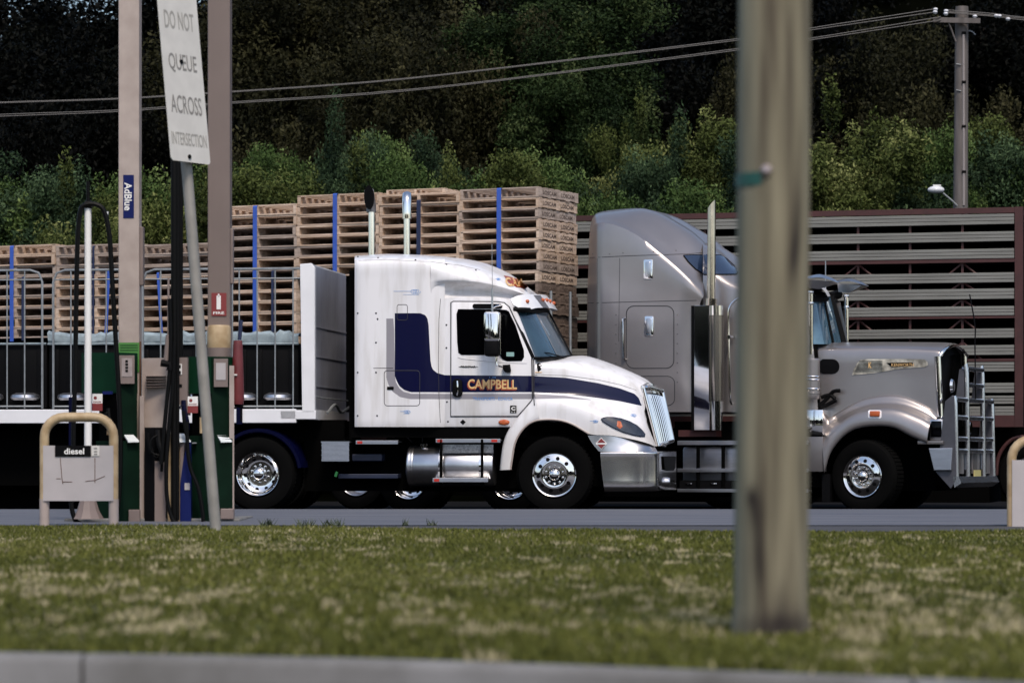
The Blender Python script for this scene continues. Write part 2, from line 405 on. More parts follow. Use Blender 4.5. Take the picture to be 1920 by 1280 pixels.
# ------------------------------------------------------------------ trees
def leaves(name, seed, n_clump, per, rad, lsize, m, shell=.55, csize=(.22, .42), spike=0.0):
    g = np.random.default_rng(seed)
    u = g.normal(size=(n_clump, 3)); u /= np.linalg.norm(u, axis=1)[:, None]
    r = (shell + (1 - shell) * g.random(n_clump))[:, None]
    c = u * r * np.array(rad); c[:, 2] += rad[2]
    # uneven outline: some clumps pushed outward and upward
    c[:, 2] += np.where(g.random(n_clump) < .3, g.random(n_clump) * rad[2] * spike, 0)
    cs = (csize[0] + (csize[1] - csize[0]) * g.random(n_clump)) * min(rad[0], rad[2])
    tv = g.random(n_clump) * .55 - .05
    P, T = [], []
    for i in range(n_clump):
        k = int(per * (cs[i] / (csize[1] * min(rad[0], rad[2]))) ** 2) + 8
        q = g.normal(size=(k, 3)); q /= np.linalg.norm(q, axis=1)[:, None]
        q *= (cs[i] * (.35 + .7 * g.random(k)) )[:, None] * np.array([.55, .55, 1.5] if (spike > .2 and i % 3 == 0) else ([.8, .8, 1.25] if spike < .2 else [1, 1, .8]))
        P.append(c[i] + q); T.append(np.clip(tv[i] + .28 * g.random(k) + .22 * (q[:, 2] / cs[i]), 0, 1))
    P = np.concatenate(P); T = np.concatenate(T); n = len(P)
    a = g.normal(size=(n, 3)); a[:, 2] -= .3; a /= np.linalg.norm(a, axis=1)[:, None]
    b = np.cross(a, g.normal(size=(n, 3)) + np.array([0, 0, .8])); b /= np.linalg.norm(b, axis=1)[:, None] + 1e-9
    s = lsize * (.6 + .8 * g.random(n))[:, None]
    V = np.stack([P - a * s, P + b * s * .42, P + a * s, P - b * s * .42], 1)
    me = bpy.data.meshes.new(name); me.vertices.add(n * 4); me.vertices.foreach_set('co', V.ravel())
    me.loops.add(n * 4); me.loops.foreach_set('vertex_index', np.arange(n * 4)); me.polygons.add(n)
    me.polygons.foreach_set('loop_start', np.arange(n) * 4); me.polygons.foreach_set('loop_total', np.full(n, 4))
    me.update(); at = me.attributes.new('tint', 'FLOAT', 'FACE'); at.data.foreach_set('value', T)
    me.materials.append(m); return me
def trunk_mesh(seed, h, r):
    g = random.Random(seed); mb = MB(); top = Vector((g.uniform(-.3, .3), g.uniform(-.3, .3), h))
    mb.tube([(0, 0, -.5), (g.uniform(-.1, .1), 0, h * .35), (g.uniform(-.2, .2), 0, h * .7), top], [r, r * .3], n=8, sm=3)
    for k in range(6):
        z = h * g.uniform(.3, .75); a = g.uniform(0, 6.28); l = h * g.uniform(.2, .38)
        mb.tube([(0, 0, z), (math.cos(a) * l * .5, math.sin(a) * l * .5, z + l * .45), (math.cos(a) * l, math.sin(a) * l, z + l * .8)], [r * .4, r * .08], n=5, sm=3)
    return mb
crowns = {}
def crown(kind, k):
    key = (kind, k)
    if key not in crowns:
        s = hash((len(kind) * 7 + k * 13)) % 1000 + k
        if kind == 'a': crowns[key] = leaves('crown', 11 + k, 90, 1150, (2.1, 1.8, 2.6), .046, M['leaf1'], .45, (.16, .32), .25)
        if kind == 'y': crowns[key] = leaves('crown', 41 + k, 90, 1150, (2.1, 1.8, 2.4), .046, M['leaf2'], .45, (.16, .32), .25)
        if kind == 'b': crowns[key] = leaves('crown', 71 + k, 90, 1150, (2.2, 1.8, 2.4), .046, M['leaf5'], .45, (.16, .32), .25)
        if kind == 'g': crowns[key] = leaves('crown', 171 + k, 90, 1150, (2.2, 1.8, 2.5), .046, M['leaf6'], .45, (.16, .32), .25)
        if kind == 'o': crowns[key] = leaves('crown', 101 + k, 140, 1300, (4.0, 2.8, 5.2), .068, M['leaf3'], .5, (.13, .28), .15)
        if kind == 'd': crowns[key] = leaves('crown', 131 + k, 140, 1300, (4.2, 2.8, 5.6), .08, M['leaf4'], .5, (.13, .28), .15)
    return crowns[key]
def tree(kind, k, px, ytop, d, sx=1.0, label='', hgt=None, cat='tree', group=None, tilt=0):
    """tree with its highest leaves at about pixel row ytop when seen from the road"""
    base = Vector(((px - CX) * d / F, d, hillz((px - CX) * d / F, d)))
    ztop = H + (YH - ytop) * d / F; me = crown(kind, k)
    zr = {'a': 5.6, 'y': 5.2, 'b': 5.2, 'g': 5.4, 'o': 11.2, 'd': 12.0}[kind]
    ch = {'a': 4.6, 'y': 4.4, 'b': 4.4, 'g': 4.6, 'o': 9.0, 'd': 10.0}[kind] * (hgt or 1)
    root = E('leafy_tree' if kind in 'aybg' else 'tall_tree', loc=base, rot=(0, 0, rnd.uniform(0, 6.28)), label=label, cat=cat, group=group)
    c = bpy.data.objects.new('crown', me); COL.objects.link(c); c.parent = root
    s = ch / (zr * .88); c.scale = (sx * s, sx * s, s); tz = (ztop - base.z) - ch
    c.location = (0, 0, tz)
    t = trunk_mesh(k + int(px), max(1.5, tz + ch * .55), .12 if kind in 'aybg' else .24).build('trunk', M['bark'], root)
    return root
front = [  # kind, variant, px, ytop, depth, width factor
 ('a', 0, -60, 250, 62, 1.1), ('b', 0, 40, 268, 61, 1.0), ('y', 0, 150, 350, 59, .8), ('a', 1, 250, 318, 62, 1.0), ('y', 1, 350, 330, 60, .9),
 ('a', 2, 465, 262, 62, .75), ('y', 2, 455, 330, 58.5, .9), ('a', 0, 580, 222, 63, .62), ('b', 1, 650, 240, 61, .6), ('a', 1, 718, 250, 62, .62), ('y', 0, 640, 320, 58.5, 1.0),
 ('b', 2, 825, 245, 63, .66), ('a', 2, 780, 285, 60, .8), ('y', 1, 870, 290, 61, .6), ('y', 2, 960, 300, 60, .85), ('a', 1, 1010, 286, 62, .8),
 ('a', 0, 1080, 290, 60.5, .85), ('b', 0, 1160, 300, 62, .8), ('y', 0, 1190, 222, 66, .62), ('b', 1, 1240, 268, 62.5, .7), ('y', 1, 1300, 225, 64, .95), ('y', 2, 1350, 238, 63, .9),
 ('a', 2, 1260, 330, 59, .9), ('b', 2, 1400, 250, 62, .9), ('y', 0, 1590, 205, 63, 1.05), ('y', 1, 1545, 250, 62, .9), ('b', 0, 1680, 262, 63, .9), ('a', 1, 1770, 235, 64, .8),
 ('y', 2, 1850, 228, 66, .9), ('b', 1, 1930, 240, 64, 1.0), ('a', 0, 2010, 235, 64, 1.0), ('b', 2, -150, 240, 64, 1.0)]
def place_word(px):
    marks = [(100, 'beyond the low pallet stacks at the left edge'), (300, 'behind the left canopy column'), (430, 'between the two canopy columns'),
             (600, 'above the left gate stack of pallets'), (740, 'behind the black topped exhaust'), (850, 'behind the white tipped exhaust'),
             (1000, 'above the tallest pallet stacks'), (1110, 'above the stencilled pallet ends'), (1260, 'above the silver sleeper roof'),
             (1380, 'left of the big wooden pole'), (1520, 'behind the big wooden pole'), (1640, 'just right of the big wooden pole'), (1780, 'left of the distant power pole'), (3000, 'right of the distant power pole')]
    for m, w in marks:
        if px < m: return w
kw = {'a': 'mid green leafy tree', 'y': 'yellow green leafy tree', 'b': 'dusky green leafy tree', 'o': 'tall dark olive tree', 'd': 'tall near black tree'}
seen = {}
def tlabel(kind, px, ytop):
    b = kw[kind] + ' ' + place_word(px); h = 'upper' if ytop < 262 else 'lower'
    if kind in 'od': h = ''
    l = b
    seen[l] = seen.get(l, 0) + 1
    if seen[l] > 1: l = b + (', lower crown' if seen[l] == 2 else ', the farther one')
    return l
for f in sorted(front, key=lambda q: q[3]):
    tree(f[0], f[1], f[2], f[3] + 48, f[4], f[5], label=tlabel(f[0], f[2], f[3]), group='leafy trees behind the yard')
back = [('o', 0, 520, -60, 74, 1.0), ('o', 1, 700, -30, 76, 1.0), ('o', 2, 880, 10, 72, 1.05), ('o', 0, 790, 110, 69, .8), ('o', 1, 620, 130, 70, .8), ('o', 2, 960, 130, 69, .7),
        ('d', 0, 60, 40, 80, 1.1), ('d', 1, 260, 30, 84, 1.1), ('d', 2, 400, -30, 82, 1.0), ('d', 0, 1210, -80, 84, 1.1), ('d', 1, 1400, -80, 86, 1.1), ('d', 2, 1060, -60, 88, 1.1),
        ('d', 1, 1580, -60, 90, 1.2), ('d', 0, 1900, -60, 88, 1.2), ('d', 2, 1740, -80, 92, 1.1), ('o', 1, 1690, 70, 74, .8), ('o', 0, 1420, 110, 72, .6), ('o', 2, 1960, 190, 76, .8),
        ('d', 1, 1850, 30, 82, 1.0), ('d', 2, 1960, -40, 95, 1.2), ('d', 0, 1640, -60, 96, 1.1), ('d', 0, 1300, -60, 96, 1.2), ('d', 1, 1120, -60, 98, 1.1), ('d', 2, 160, 70, 88, 1.0), ('d', 1, -40, -40, 86, 1.1), ('d', 0, 420, 20, 90, 1.1), ('d', 1, 140, 190, 72, .8), ('d', 2, 330, 200, 72, .8), ('d', 0, -60, 110, 76, 1.0), ('d', 2, 1200, 90, 76, .9), ('d', 1, 1560, 120, 76, .8)]
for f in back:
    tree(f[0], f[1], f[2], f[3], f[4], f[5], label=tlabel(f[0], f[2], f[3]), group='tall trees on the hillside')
# brighter crowns at the top of the picture, right of centre
for px, yt, d, sx, k in ((1060, 8, 70, 1.25, 1), (975, 40, 71, 1.1, 0), (1110, 150, 69, .9, 2), (1035, 150, 68, .9, 0)):
    tree('g', k, px, yt, d, sx, label={8: 'mid green treetop highest among the dark trees', 40: 'green treetop left of the highest green crown', 150: 'dusky green crown just under the wires'}[yt] if px != 1035 else 'mid green crown crossed by the wires above the pallets', group='leafy trees behind the yard')

# ------------------------------------------------------------------ wheels
def wheel(parent, name, x, z, w, kind='steer', r=.505, yaw=0.0, dirty=False):
    """wheel standing at (x, w, z) of its vehicle, outer face towards the camera side"""
    e = E(name, parent, (x, w, z), (0, 0, R(yaw)))
    wd = .28 if kind == 'steer' else .60
    t = MB()
    prof = [(.285, .03), (.31, .005), (.36, -.012), (.43, -.012), (.475, .0), (r - .008, .03), (r, .06), (r, .25), (r - .01, .27), (.46, .28), (.30, .275)]
    t.lathe(prof, n=56)
    if kind != 'steer':
        t.lathe([(a, b + .32) for a, b in prof], n=56)
    for k in range(56):                         # tread blocks
        a = 2 * math.pi * k / 56
        for off in ((0,) if kind == 'steer' else (0, .32)):
            mt = Matrix.Rotation(-a, 4, 'Y') @ Matrix.Translation((r + .002, .155 + off, 0))
            t.box(-.008, .008, -.095, .095, -.019, .019, mtx=mt)
    t.build('tyre', M['tyre'], e)
    m = MB()
    if kind == 'steer':
        pr = [(.292, .03), (.300, -.004), (.292, -.016), (.280, -.010), (.274, .008), (.262, .006), (.235, -.004), (.205, -.014), (.175, -.022), (.150, -.016), (.146, .012), (.09, .014)]
        m.lathe(pr, n=56); nh, hr, hole_r, fy = 10, .218, .026, -.013
    else:
        pr = [(.292, .03), (.300, -.004), (.292, -.016), (.282, -.008), (.272, .02), (.262, .05), (.252, .10), (.246, .125), (.205, .150), (.165, .152), (.160, .145), (.09, .145)]
        m.lathe(pr, n=56); nh, hr, hole_r, fy = 10, .212, .026, .140
    h = m; h.mi = 1
    for k in range(nh):
        a = 2 * math.pi * k / nh + .1
        for q in range(1):
            c = Vector((hr * math.cos(a), fy, hr * math.sin(a)))
            ring = [h.bm.verts.new(c + Vector((hole_r * math.cos(b), (.0 if kind != 'steer' else .34 * hole_r * math.cos(b - a)), hole_r * math.sin(b)))) for b in [R(20 * i) for i in range(18)]]
            h.face(ring)
    rim = m.build('rim', [M['chrome_dull' if dirty else 'chrome'], M['black']], e, smooth=30)
    hub = MB(); base = .012 if kind == 'steer' else .145
    for k in range(10):
        a = 2 * math.pi * k / 10 + .3
        c = (.118 * math.cos(a), 0, .118 * math.sin(a))
        hub.lathe([(.0, base - .048), (.008, base - .046), (.015, base - .03), (.017, base)], c=c, n=10)
    if kind == 'steer': hub.lathe([(.0, -.06), (.03, -.058), (.058, -.045), (.075, -.02), (.08, .014)], n=32)
    else: hub.lathe([(.0, .0), (.045, .004), (.075, .022), (.085, .045), (.088, .145)], n=32)
    hub.build('hub', M['chrome_dull' if dirty else 'chrome'], rim, smooth=40)
    b = MB(); b.lathe([(.0, .16 if kind != 'steer' else .02), (.28, .16 if kind != 'steer' else .04)], n=32); b.lathe([(.0, wd - .02), (.30, wd - .02)], n=24)
    b.build('wheel_disc', M['chassis'], e, smooth=0)
    return e

# ------------------------------------------------------------------ WHITE PRIME MOVER
W = Frame(1039, 41.0, -.035, 8.0)
truck = E('prime_mover', None, W.o, (0, 0, -W.th), 'white truck cab with a navy stripe and gold lettered door, in front of the pallets', 'truck')
C2 = 1.2
def white_paint():
    m = mat('white_truck_paint', (.74, .735, .75), .28, coat=.22, spec=.25)
    nt = m.node_tree; b = nt.nodes['Principled BSDF']; N = nt.nodes.new; Lk = nt.links.new
    tc = N('ShaderNodeTexCoord'); sp = N('ShaderNodeSeparateXYZ'); Lk(tc.outputs['Object'], sp.inputs[0])
    def wof(px):
        if px < 808: return 0.0
        if px < 1000: return .08
        return .09 + (px - 1000) / 200 * .43
    navy_top = [(740, 587), (788, 587), (798, 591), (803, 600), (805, 640), (807, 680), (812, 692), (820, 699), (834, 703), (1000, 704.5), (1061, 708), (1122, 718), (1163, 728), (1190, 738), (1198, 746), (1203, 760)]
    navy_bot = [(740, 703), (743, 713), (749, 724), (758, 731), (771, 735), (1000, 735), (1061, 738.5), (1122, 746), (1163, 752), (1203, 760.5)]
    grey_top = [(724, 597), (738.4, 597), (738.6, 705), (742, 716), (748, 727), (757, 734.5), (771, 738), (1000, 738), (1061, 742), (1110, 749)]
    grey_bot = [(724, 706), (727, 719), (736, 734), (750, 744), (770, 748), (1000, 748), (1061, 747), (1110, 750)]
    xa, xb = W.XZ(700, 700)[0], W.XZ(1230, 760, .5)[0]; za, zb = .3, 3.2
    def mathn(op, a, c):
        n = N('ShaderNodeMath'); n.operation = op
        for i, v in enumerate((a, c)):
            if isinstance(v, (int, float)): n.inputs[i].default_value = v
            else: Lk(v, n.inputs[i])
        return n.outputs[0]
    u = mathn('DIVIDE', mathn('SUBTRACT', sp.outputs[0], xa), xb - xa); v = mathn('DIVIDE', mathn('SUBTRACT', sp.outputs[2], za), zb - za)
    def fc(pts):
        n = N('ShaderNodeFloatCurve'); c = n.mapping.curves[0]; n.mapping.use_clip = False; n.mapping.extend = 'HORIZONTAL'
        P = []
        for px, py in pts:
            x, z = W.XZ(px, py, wof(px)); P.append(((x - xa) / (xb - xa), (z - za) / (zb - za)))
        c.points[0].location = P[0]; c.points[1].location = P[-1]
        for p in P[1:-1]: c.points.new(*p)
        for p in c.points: p.handle_type = 'VECTOR'
        n.mapping.update(); Lk(u, n.inputs['Value']); n.inputs['Factor'].default_value = 1.0
        return n.outputs[0], P[0][0], P[-1][0]
    def region(top, bot):
        t, a, e = fc(top); l, _, _ = fc(bot)
        k = mathn('MULTIPLY', mathn('LESS_THAN', v, t), mathn('GREATER_THAN', v, l))
        return mathn('MULTIPLY', k, mathn('MULTIPLY', mathn('GREATER_THAN', u, a), mathn('LESS_THAN', u, e)))
    nv, gr = region(navy_top, navy_bot), region(grey_top, grey_bot)
    ns = N('ShaderNodeTexNoise'); ns.inputs['Scale'].default_value = 2.5; Lk(tc.outputs['Object'], ns.inputs[0])
    low = N('ShaderNodeMapRange'); low.inputs['From Min'].default_value = 1.25; low.inputs['From Max'].default_value = .95; Lk(sp.outputs[2], low.inputs[0])
    dirt = mathn('MULTIPLY', mathn('MULTIPLY', low.outputs[0], ns.outputs[0]), .7)
    def mix(f, a, c):
        n = N('ShaderNodeMix'); n.data_type = 'RGBA'; Lk(f, n.inputs[0])
        for i, q in ((6, a), (7, c)):
            if isinstance(q, tuple): n.inputs[i].default_value = (*q, 1)
            else: Lk(q, n.inputs[i])
        return n.outputs[2]
    mp = N('ShaderNodeMapping'); mp.inputs['Scale'].default_value = (3.5, 3.5, .45); Lk(tc.outputs['Object'], mp.inputs[0])
    n3 = N('ShaderNodeTexNoise'); n3.inputs['Scale'].default_value = 2.0; n3.inputs['Detail'].default_value = 7; Lk(mp.outputs[0], n3.inputs[0])
    streak = mathn('MULTIPLY', mathn('MAXIMUM', mathn('SUBTRACT', n3.outputs[0], .48), 0.0), 2.6)
    c = mix(streak, (.74, .735, .75), (.50, .48, .45)); c = mix(dirt, c, (.42, .37, .31)); c = mix(gr, c, (.27, .26, .285)); c = mix(nv, c, (.0004, .0006, .028))
    Lk(c, b.inputs['Base Color'])
    return m
M['wpaint'] = white_paint()
bodyT = MB()        # everything of the white body in one surface, used only to lay decals on
def add_to(tgt, src):
    me = bpy.data.meshes.new('tmp'); src.bm.to_mesh(me); tgt.bm.from_mesh(me); bpy.data.meshes.remove(me)
# sleeper: sections from roof centre down to the sill
sl_px = [665, 672, 690, 724, 765, 795, 806, 814, 822, 834]
sl_w = [.05, .015, 0, .012, .0, .0, .012, .035, .06, .078]
def slrow(pys, ws): return [(p, y, w) for p, y, w in zip(sl_px, pys, ws)]
s_top = [480, 479, 478, 476, 477, 478, 479, 480, 480, 481]
mb = MB()
rows = [slrow(s_top, [1.2] * 10), slrow([y + 2 for y in s_top], [.5] * 10), slrow([y + 5 for y in s_top], [.2] * 10), slrow([y + 10 for y in s_top], [w + .05 for w in sl_w]),
        slrow([y + 20 for y in s_top], sl_w), slrow([520] * 10, sl_w), slrow([535] * 10, sl_w), slrow([560] * 10, sl_w), slrow([640] * 10, sl_w), slrow([720] * 10, sl_w), slrow([785] * 10, sl_w), slrow([800] * 10, [w + .01 for w in sl_w])]
W.net(mb, rows, 4, 3, mirror=C2, cap0=True); add_to(bodyT, mb)
sleeper = mb.build('sleeper', M['wpaint'], truck, smooth=40)
# roof fairing sweeping forward over the cab
mb = MB()
fx = [808, 835, 870, 905, 940, 970, 990, 997]
rows = [[(p, y, 1.2) for p, y in zip([809, 840, 875, 908, 944, 972, 990, 998], [479, 482, 486, 493, 507, 524, 539, 548])],
        [(p, y, .72) for p, y in zip([809, 838, 872, 904, 938, 966, 986, 995], [480, 484, 489, 498, 513, 529, 542, 551])],
        [(p, y, w) for p, y, w in zip(fx, [485, 489, 496, 506, 520, 535, 547, 554], [.2, .24, .3, .38, .46, .54, .62, .7])],
        [(p, y, w) for p, y, w in zip(fx, [499, 503, 509, 517, 529, 541, 551, 557], [.0, .05, .12, .2, .3, .4, .5, .62])],
        [(p, y, w) for p, y, w in zip(fx, [522, 524, 526, 530, 538, 547, 555, 559], [.0, .02, .06, .13, .23, .33, .45, .6])],
        [(p, y, w) for p, y, w in zip([808, 833, 868, 903, 938, 968, 987, 995], [532, 531, 532, 536, 543, 551, 558, 561], [.0, .07, .16, .25, .34, .42, .5, .66])],
        [(p, y, w) for p, y, w in zip([808, 831, 864, 900, 934, 964, 984, 992], [545, 545, 546, 549, 553, 558, 562, 563], [.01, .15, .30, .36, .40, .46, .58, .72])],
        [(p, y, w) for p, y, w in zip([808, 829, 860, 896, 930, 960, 982, 990], [560, 560, 560, 560, 561, 563, 565, 566], [.03, .10, .12, .13, .16, .28, .5, .7])]]
W.net(mb, rows, 5, 4, mirror=C2, cap1=True); add_to(bodyT, mb)
mb.build('roof_fairing', M['wpaint'], sleeper, smooth=50)
# cab shell
mb = MB()
mb.poly(W.pts([(820, 557), (930, 557), (957, 562), (966, 576), (1003, 670), (1004, 742), (988, 765), (968, 801), (820, 801)], .08), .08, 2 * C2 - .08, bev=.035)
add_to(bodyT, mb)
cab = mb.build('cab', M['wpaint'], truck, smooth=40)
# bonnet and front guard
mb = MB()
rows = [[(p, y, 1.2) for p, y in zip([1000, 1040, 1078, 1104, 1150, 1190, 1212, 1222], [672, 671, 667, 668, 683, 700, 711, 719])],
        [(p, y, .8) for p, y in zip([1000, 1038, 1072, 1100, 1146, 1186, 1207, 1217], [673, 672, 670, 671, 686, 704, 716, 724])],
        [(p, y, w) for p, y, w in zip([1000, 1038, 1070, 1098, 1140, 1176, 1198, 1208], [679, 680, 682, 686, 699, 715, 727, 736], [.17, .22, .28, .34, .42, .5, .57, .62])],
        [(p, y, w) for p, y, w in zip([1000, 1040, 1072, 1102, 1140, 1174, 1195, 1204], [704, 706, 711, 717, 725, 735, 744, 753], [.1, .15, .2, .26, .33, .42, .49, .55])],
        [(p, y, w) for p, y, w in zip([1000, 1040, 1074, 1106, 1142, 1176, 1197, 1207], [733, 736, 739, 744, 750, 757, 765, 775], [.09, .13, .17, .22, .3, .39, .46, .52])],
        [(p, y, w) for p, y, w in zip([1000, 1040, 1075, 1108, 1144, 1178, 1201, 1212], [746, 744, 748, 756, 765, 777, 787, 796], [.06, .07, .08, .1, .16, .26, .37, .46])],
        [(p, y, w) for p, y, w in zip([1001, 1040, 1076, 1108, 1146, 1182, 1206, 1218], [764, 759, 765, 776, 788, 798, 806, 814], [.02, 0, 0, 0, .03, .11, .23, .36])],
        [(p, y, w) for p, y, w in zip([1006, 1040, 1075, 1104, 1145, 1185, 1212, 1227], [788, 786.5, 796, 813, 816, 823, 830, 836], [0, 0, 0, .0, .01, .07, .18, .32])]]
W.net(mb, rows, 5, 4, mirror=C2, cap1=True); add_to(bodyT, mb)
hood = mb.build('bonnet', M['wpaint'], truck, smooth=50)
mb = MB()
outer = [(1003, 738), (996, 752), (984, 766), (968, 785), (952, 808), (943, 832), (939, 858), (937, 881)]
inner = [(1012, 787), (1000, 790), (988, 797), (974, 813), (965, 833), (961, 856), (959, 870), (957.5, 880)]
rows = [[(a, b, .09) for a, b in outer], [(a + .1 * (c - a), b + .1 * (d - b), .03) for (a, b), (c, d) in zip(outer, inner)], [((a + c) / 2, (b + d) / 2, .0) for (a, b), (c, d) in zip(outer, inner)], [(c, d, 0) for c, d in inner], [(c + .5, d, .09) for c, d in inner]]
W.net(mb, rows, 5, 3); add_to(bodyT, mb)
guard = mb.build('rear_guard', M['wpaint'], hood, smooth=60); mirror_copy(guard, C2)
mb = MB(); arch = [(957.5, 880), (959, 868), (961, 856), (965, 833), (974, 813), (988, 797), (1003, 789), (1020, 786.5), (1037, 786.5), (1056, 789), (1075, 796), (1090, 804.5), (1104, 813)]
mb.tube([W.L(a, b, -.006) for a, b in arch], .012, sm=3, n=6); mb.build('arch_lip', M['beige'], hood)
wt = bodyT.tree()
# wheel-arch lining and underbody mass
mb = MB()
x0, z0 = W.XZ(942, 900); x1, z1 = W.XZ(1120, 800)
mb.box(x0 + .02, x1 - .03, .42, 2.0, .32, 1.02); mb.box(x0 + .16, x1 - .2, .30, .5, .86, 1.02)
xa = W.XZ(440, 850)[0] - 1.5
mb.box(xa, x1 + .6, .62, .74, .72, 1.02); mb.box(xa, x1 + .6, 1.66, 1.78, .72, 1.02)           # rails
mb.box(W.XZ(575, 850, .6)[0], x0 + .15, .45, 2.0, .28, .98); mb.box(x0 - .7, x1 + .45, .7, 1.7, .3, 1.2)
mb.box(W.XZ(655, 790)[0], x0 + .3, .1, 2.3, 1.0, 1.12)
mb.box(W.XZ(648, 790)[0], W.XZ(668, 790)[0], .25, 2.15, .95, 3.25)                                # dark gap pack behind the sleeper
mb.box(x1 - .1, x1 + .55, .25, 2.15, .35, .95)
mb.build('chassis', M['chassis'], truck, smooth=0)
# window glass, door and its seams
win = [(860, 580.5), (935, 581), (948, 582), (953, 585), (966, 612), (981, 655), (981.5, 668), (977, 675.5), (950, 676), (942, 673), (938, 667), (936, 664.5), (866, 664), (860.5, 660), (858.5, 640), (857, 590)]
mb = MB(); mb.poly(W.pts([(846.6, 568), (850, 566), (930, 566.5), (945, 568.5), (954, 576), (996, 670), (997.5, 748), (985, 763), (970, 779.5), (846, 779.5)], .08), .065, .079, bev=.005)
add_to(bodyT, mb); door = mb.build('door', M['wpaint'], cab, smooth=40)
wt = bodyT.tree()
mb = MB(); mb.poly(W.pts([(844.5, 567), (850, 564), (931, 564.5), (946, 566.5), (956, 575), (998.6, 669), (999.6, 749), (987, 764), (971, 781.5), (844.5, 781.5)], .08), .073, .0795); mb.build('door_gap', M['seam'], cab, smooth=0)
def blow(pts, k):
    cx = sum(p[0] for p in pts) / len(pts); cy = sum(p[1] for p in pts) / len(pts)
    return [(cx + (x - cx) * (1 + k / max(1, abs(x - cx))) if abs(x - cx) > 1 else x, cy + (y - cy) * (1 + k / max(1, abs(y - cy))) if abs(y - cy) > 1 else y) for x, y in pts]
mb = MB(); mb.poly(W.pts(blow(win, 1.2), .06), .0605, .066); mb.build('window_seal', M['black'], door, smooth=0)
mb = MB(); mb.poly(W.pts(win, .06), .0555, .06); mb.build('window', M['glass'], door, smooth=0)
mb = MB(); mb.poly(W.pts(rr(886, 569.5, 942, 578.5, 4.4), .06), .058, .066); mb.build('vent_slot', M['black'], door, smooth=0)
mb = MB(); mb.tube([W.L(938.5, 583, .048), W.L(938.5, 667, .048)], .009); mb.build('window_divider', M['black'], door)
mb = MB(); mb.poly(W.pts(rr(949.5, 660, 964, 668, .5), .06), .0535, .0555); mb.build('window_sticker', mat('pale_teal_sticker', (.25, .42, .40), .5), door, smooth=0)
mb = MB(); mb.poly(W.pts(rr(848.5, 710, 867, 744, 7.5), .05), .035, .066, bev=.006); hd = mb.build('door_handle', M['black'], door)
mb = MB(); mb.tube([W.L(857.5, 714, .03), W.L(858, 722, .022), W.L(858, 734, .022), W.L(857, 741, .03)], .012, sm=3); mb.build('latch', M['chrome'], hd)
mb = MB()
for pl in ([(859, 669), (866, 672), (900, 675.5), (930, 678), (960, 680), (988, 680.5)],): W.seam(mb, wt, pl, .006, off=.001)
mb.build('door_crease', M['wpaint'], door)
mb = MB()
W.seam(mb, wt, rr(720.5, 694.5, 787, 760.5, 6), .0045, closed=True); W.seam(mb, wt, rr(744.5, 571, 764, 600, 4)[:], .004, closed=True)
W.seam(mb, wt, [(826, 560), (823, 600), (822, 680), (823, 740), (826, 800)], .0035)
W.seam(mb, wt, [(666, 489), (724, 487), (809, 491), (865, 498), (900, 506)], .003)
W.seam(mb, wt, [(1000, 702), (1061, 704), (1122, 712), (1163, 721), (1192, 731), (1202, 742)], .003)
W.seam(mb, wt, [(1000.5, 673), (1001, 704), (1001, 740), (1002, 760)], .008)
W.seam(mb, wt, [(700, 690), (724, 690), (737, 690)], .004)
mb.build('panel_gap', M['seam'], sleeper, smooth=0)
mb = MB()
for px, py in [(671, 482), (709, 484), (779, 488), (837, 496), (892, 507), (671, 587), (705, 587), (705, 642), (671, 698), (705, 698), (671, 779), (707, 779), (837, 609), (837, 652), (838, 753), (840, 790), (708, 598)]:
    mb = MB(); p = W.hit(wt, px, py, .003); mb.lathe([(0, p.y - .006), (.008, p.y - .005), (.013, p.y + .002)], c=(p.x, 0, p.z), n=8); mb.build('rivet', M['seam'], sleeper)
mb = MB(); W.decal(mb, wt, rr(726, 724.5, 738.5, 730.5, 1.5), .008); mb.build('locker_latch', M['black'], sleeper, smooth=0)
# lettering and small painted marks
mb = MB(); W.text(mb, wt, 'CAMPBELL', 877.5, 710.5, 969.5, 728.5, .008, bold=.02, slope=1.0); mb.build('gold_lettering', M['gold'], door, smooth=0)
mb = MB(); W.text(mb, wt, 'CAMPBELL', 875.8, 712, 968.3, 730.8, .0055, bold=.045, slope=1.0); mb.build('lettering_shadow', M['redpaint'], door, smooth=0)
mb = MB(); W.text(mb, wt, 'TRANSPORTS - ECHUCA', 887, 744.3, 961, 750, .006); W.text(mb, wt, '1.30', 918, 706, 930, 708.5, .006)
def scroll(px, py, s, tail):
    W.seam(mb, wt, [(px - tail, py), (px - s * .8, py)], .0022, off=.002)
    for k in range(3):
        o = k * s * .35; c = [(px - s * .7 + o + s * .5 * math.cos(a) * (1 - a / 12), py + s * .42 * math.sin(a) * (1 - a / 12)) for a in [i * .7 for i in range(11)]]
        W.seam(mb, wt, c, .0022, step=3, off=.002)
    W.seam(mb, wt, [(px - tail * .6, py + s * .5), (px + s * .2, py + s * .55)], .0018, off=.002)
scroll(783, 546, 12, 45); scroll(766, 771, 8, 16); scroll(1119, 789, 6, 13); scroll(1190, 778, 7, 4); scroll(936, 523, 5, 8)
mb.build('blue_scrollwork', M['bluepaint'], door, smooth=0)
mb = MB(); W.text(mb, wt, 'PROSTAR', 864, 685.5, 892, 689.5, .006, bold=.03); W.seam(mb, wt, [(860, 687.5), (896, 687.5)], .003, off=.003)
W.decal(mb, wt, rr(956.5, 760, 968.5, 774, .6), .006); W.decal(mb, wt, [(868, 786), (873.5, 791), (868, 796), (862.5, 791)], .004)
W.decal(mb, wt, [(1006, 677.5), (1012, 681), (1016, 685.5), (1013, 688), (1015, 692), (1009, 697), (1007, 690), (1010, 686)], .006)
mb.build('badge', M['black'], door, smooth=0)
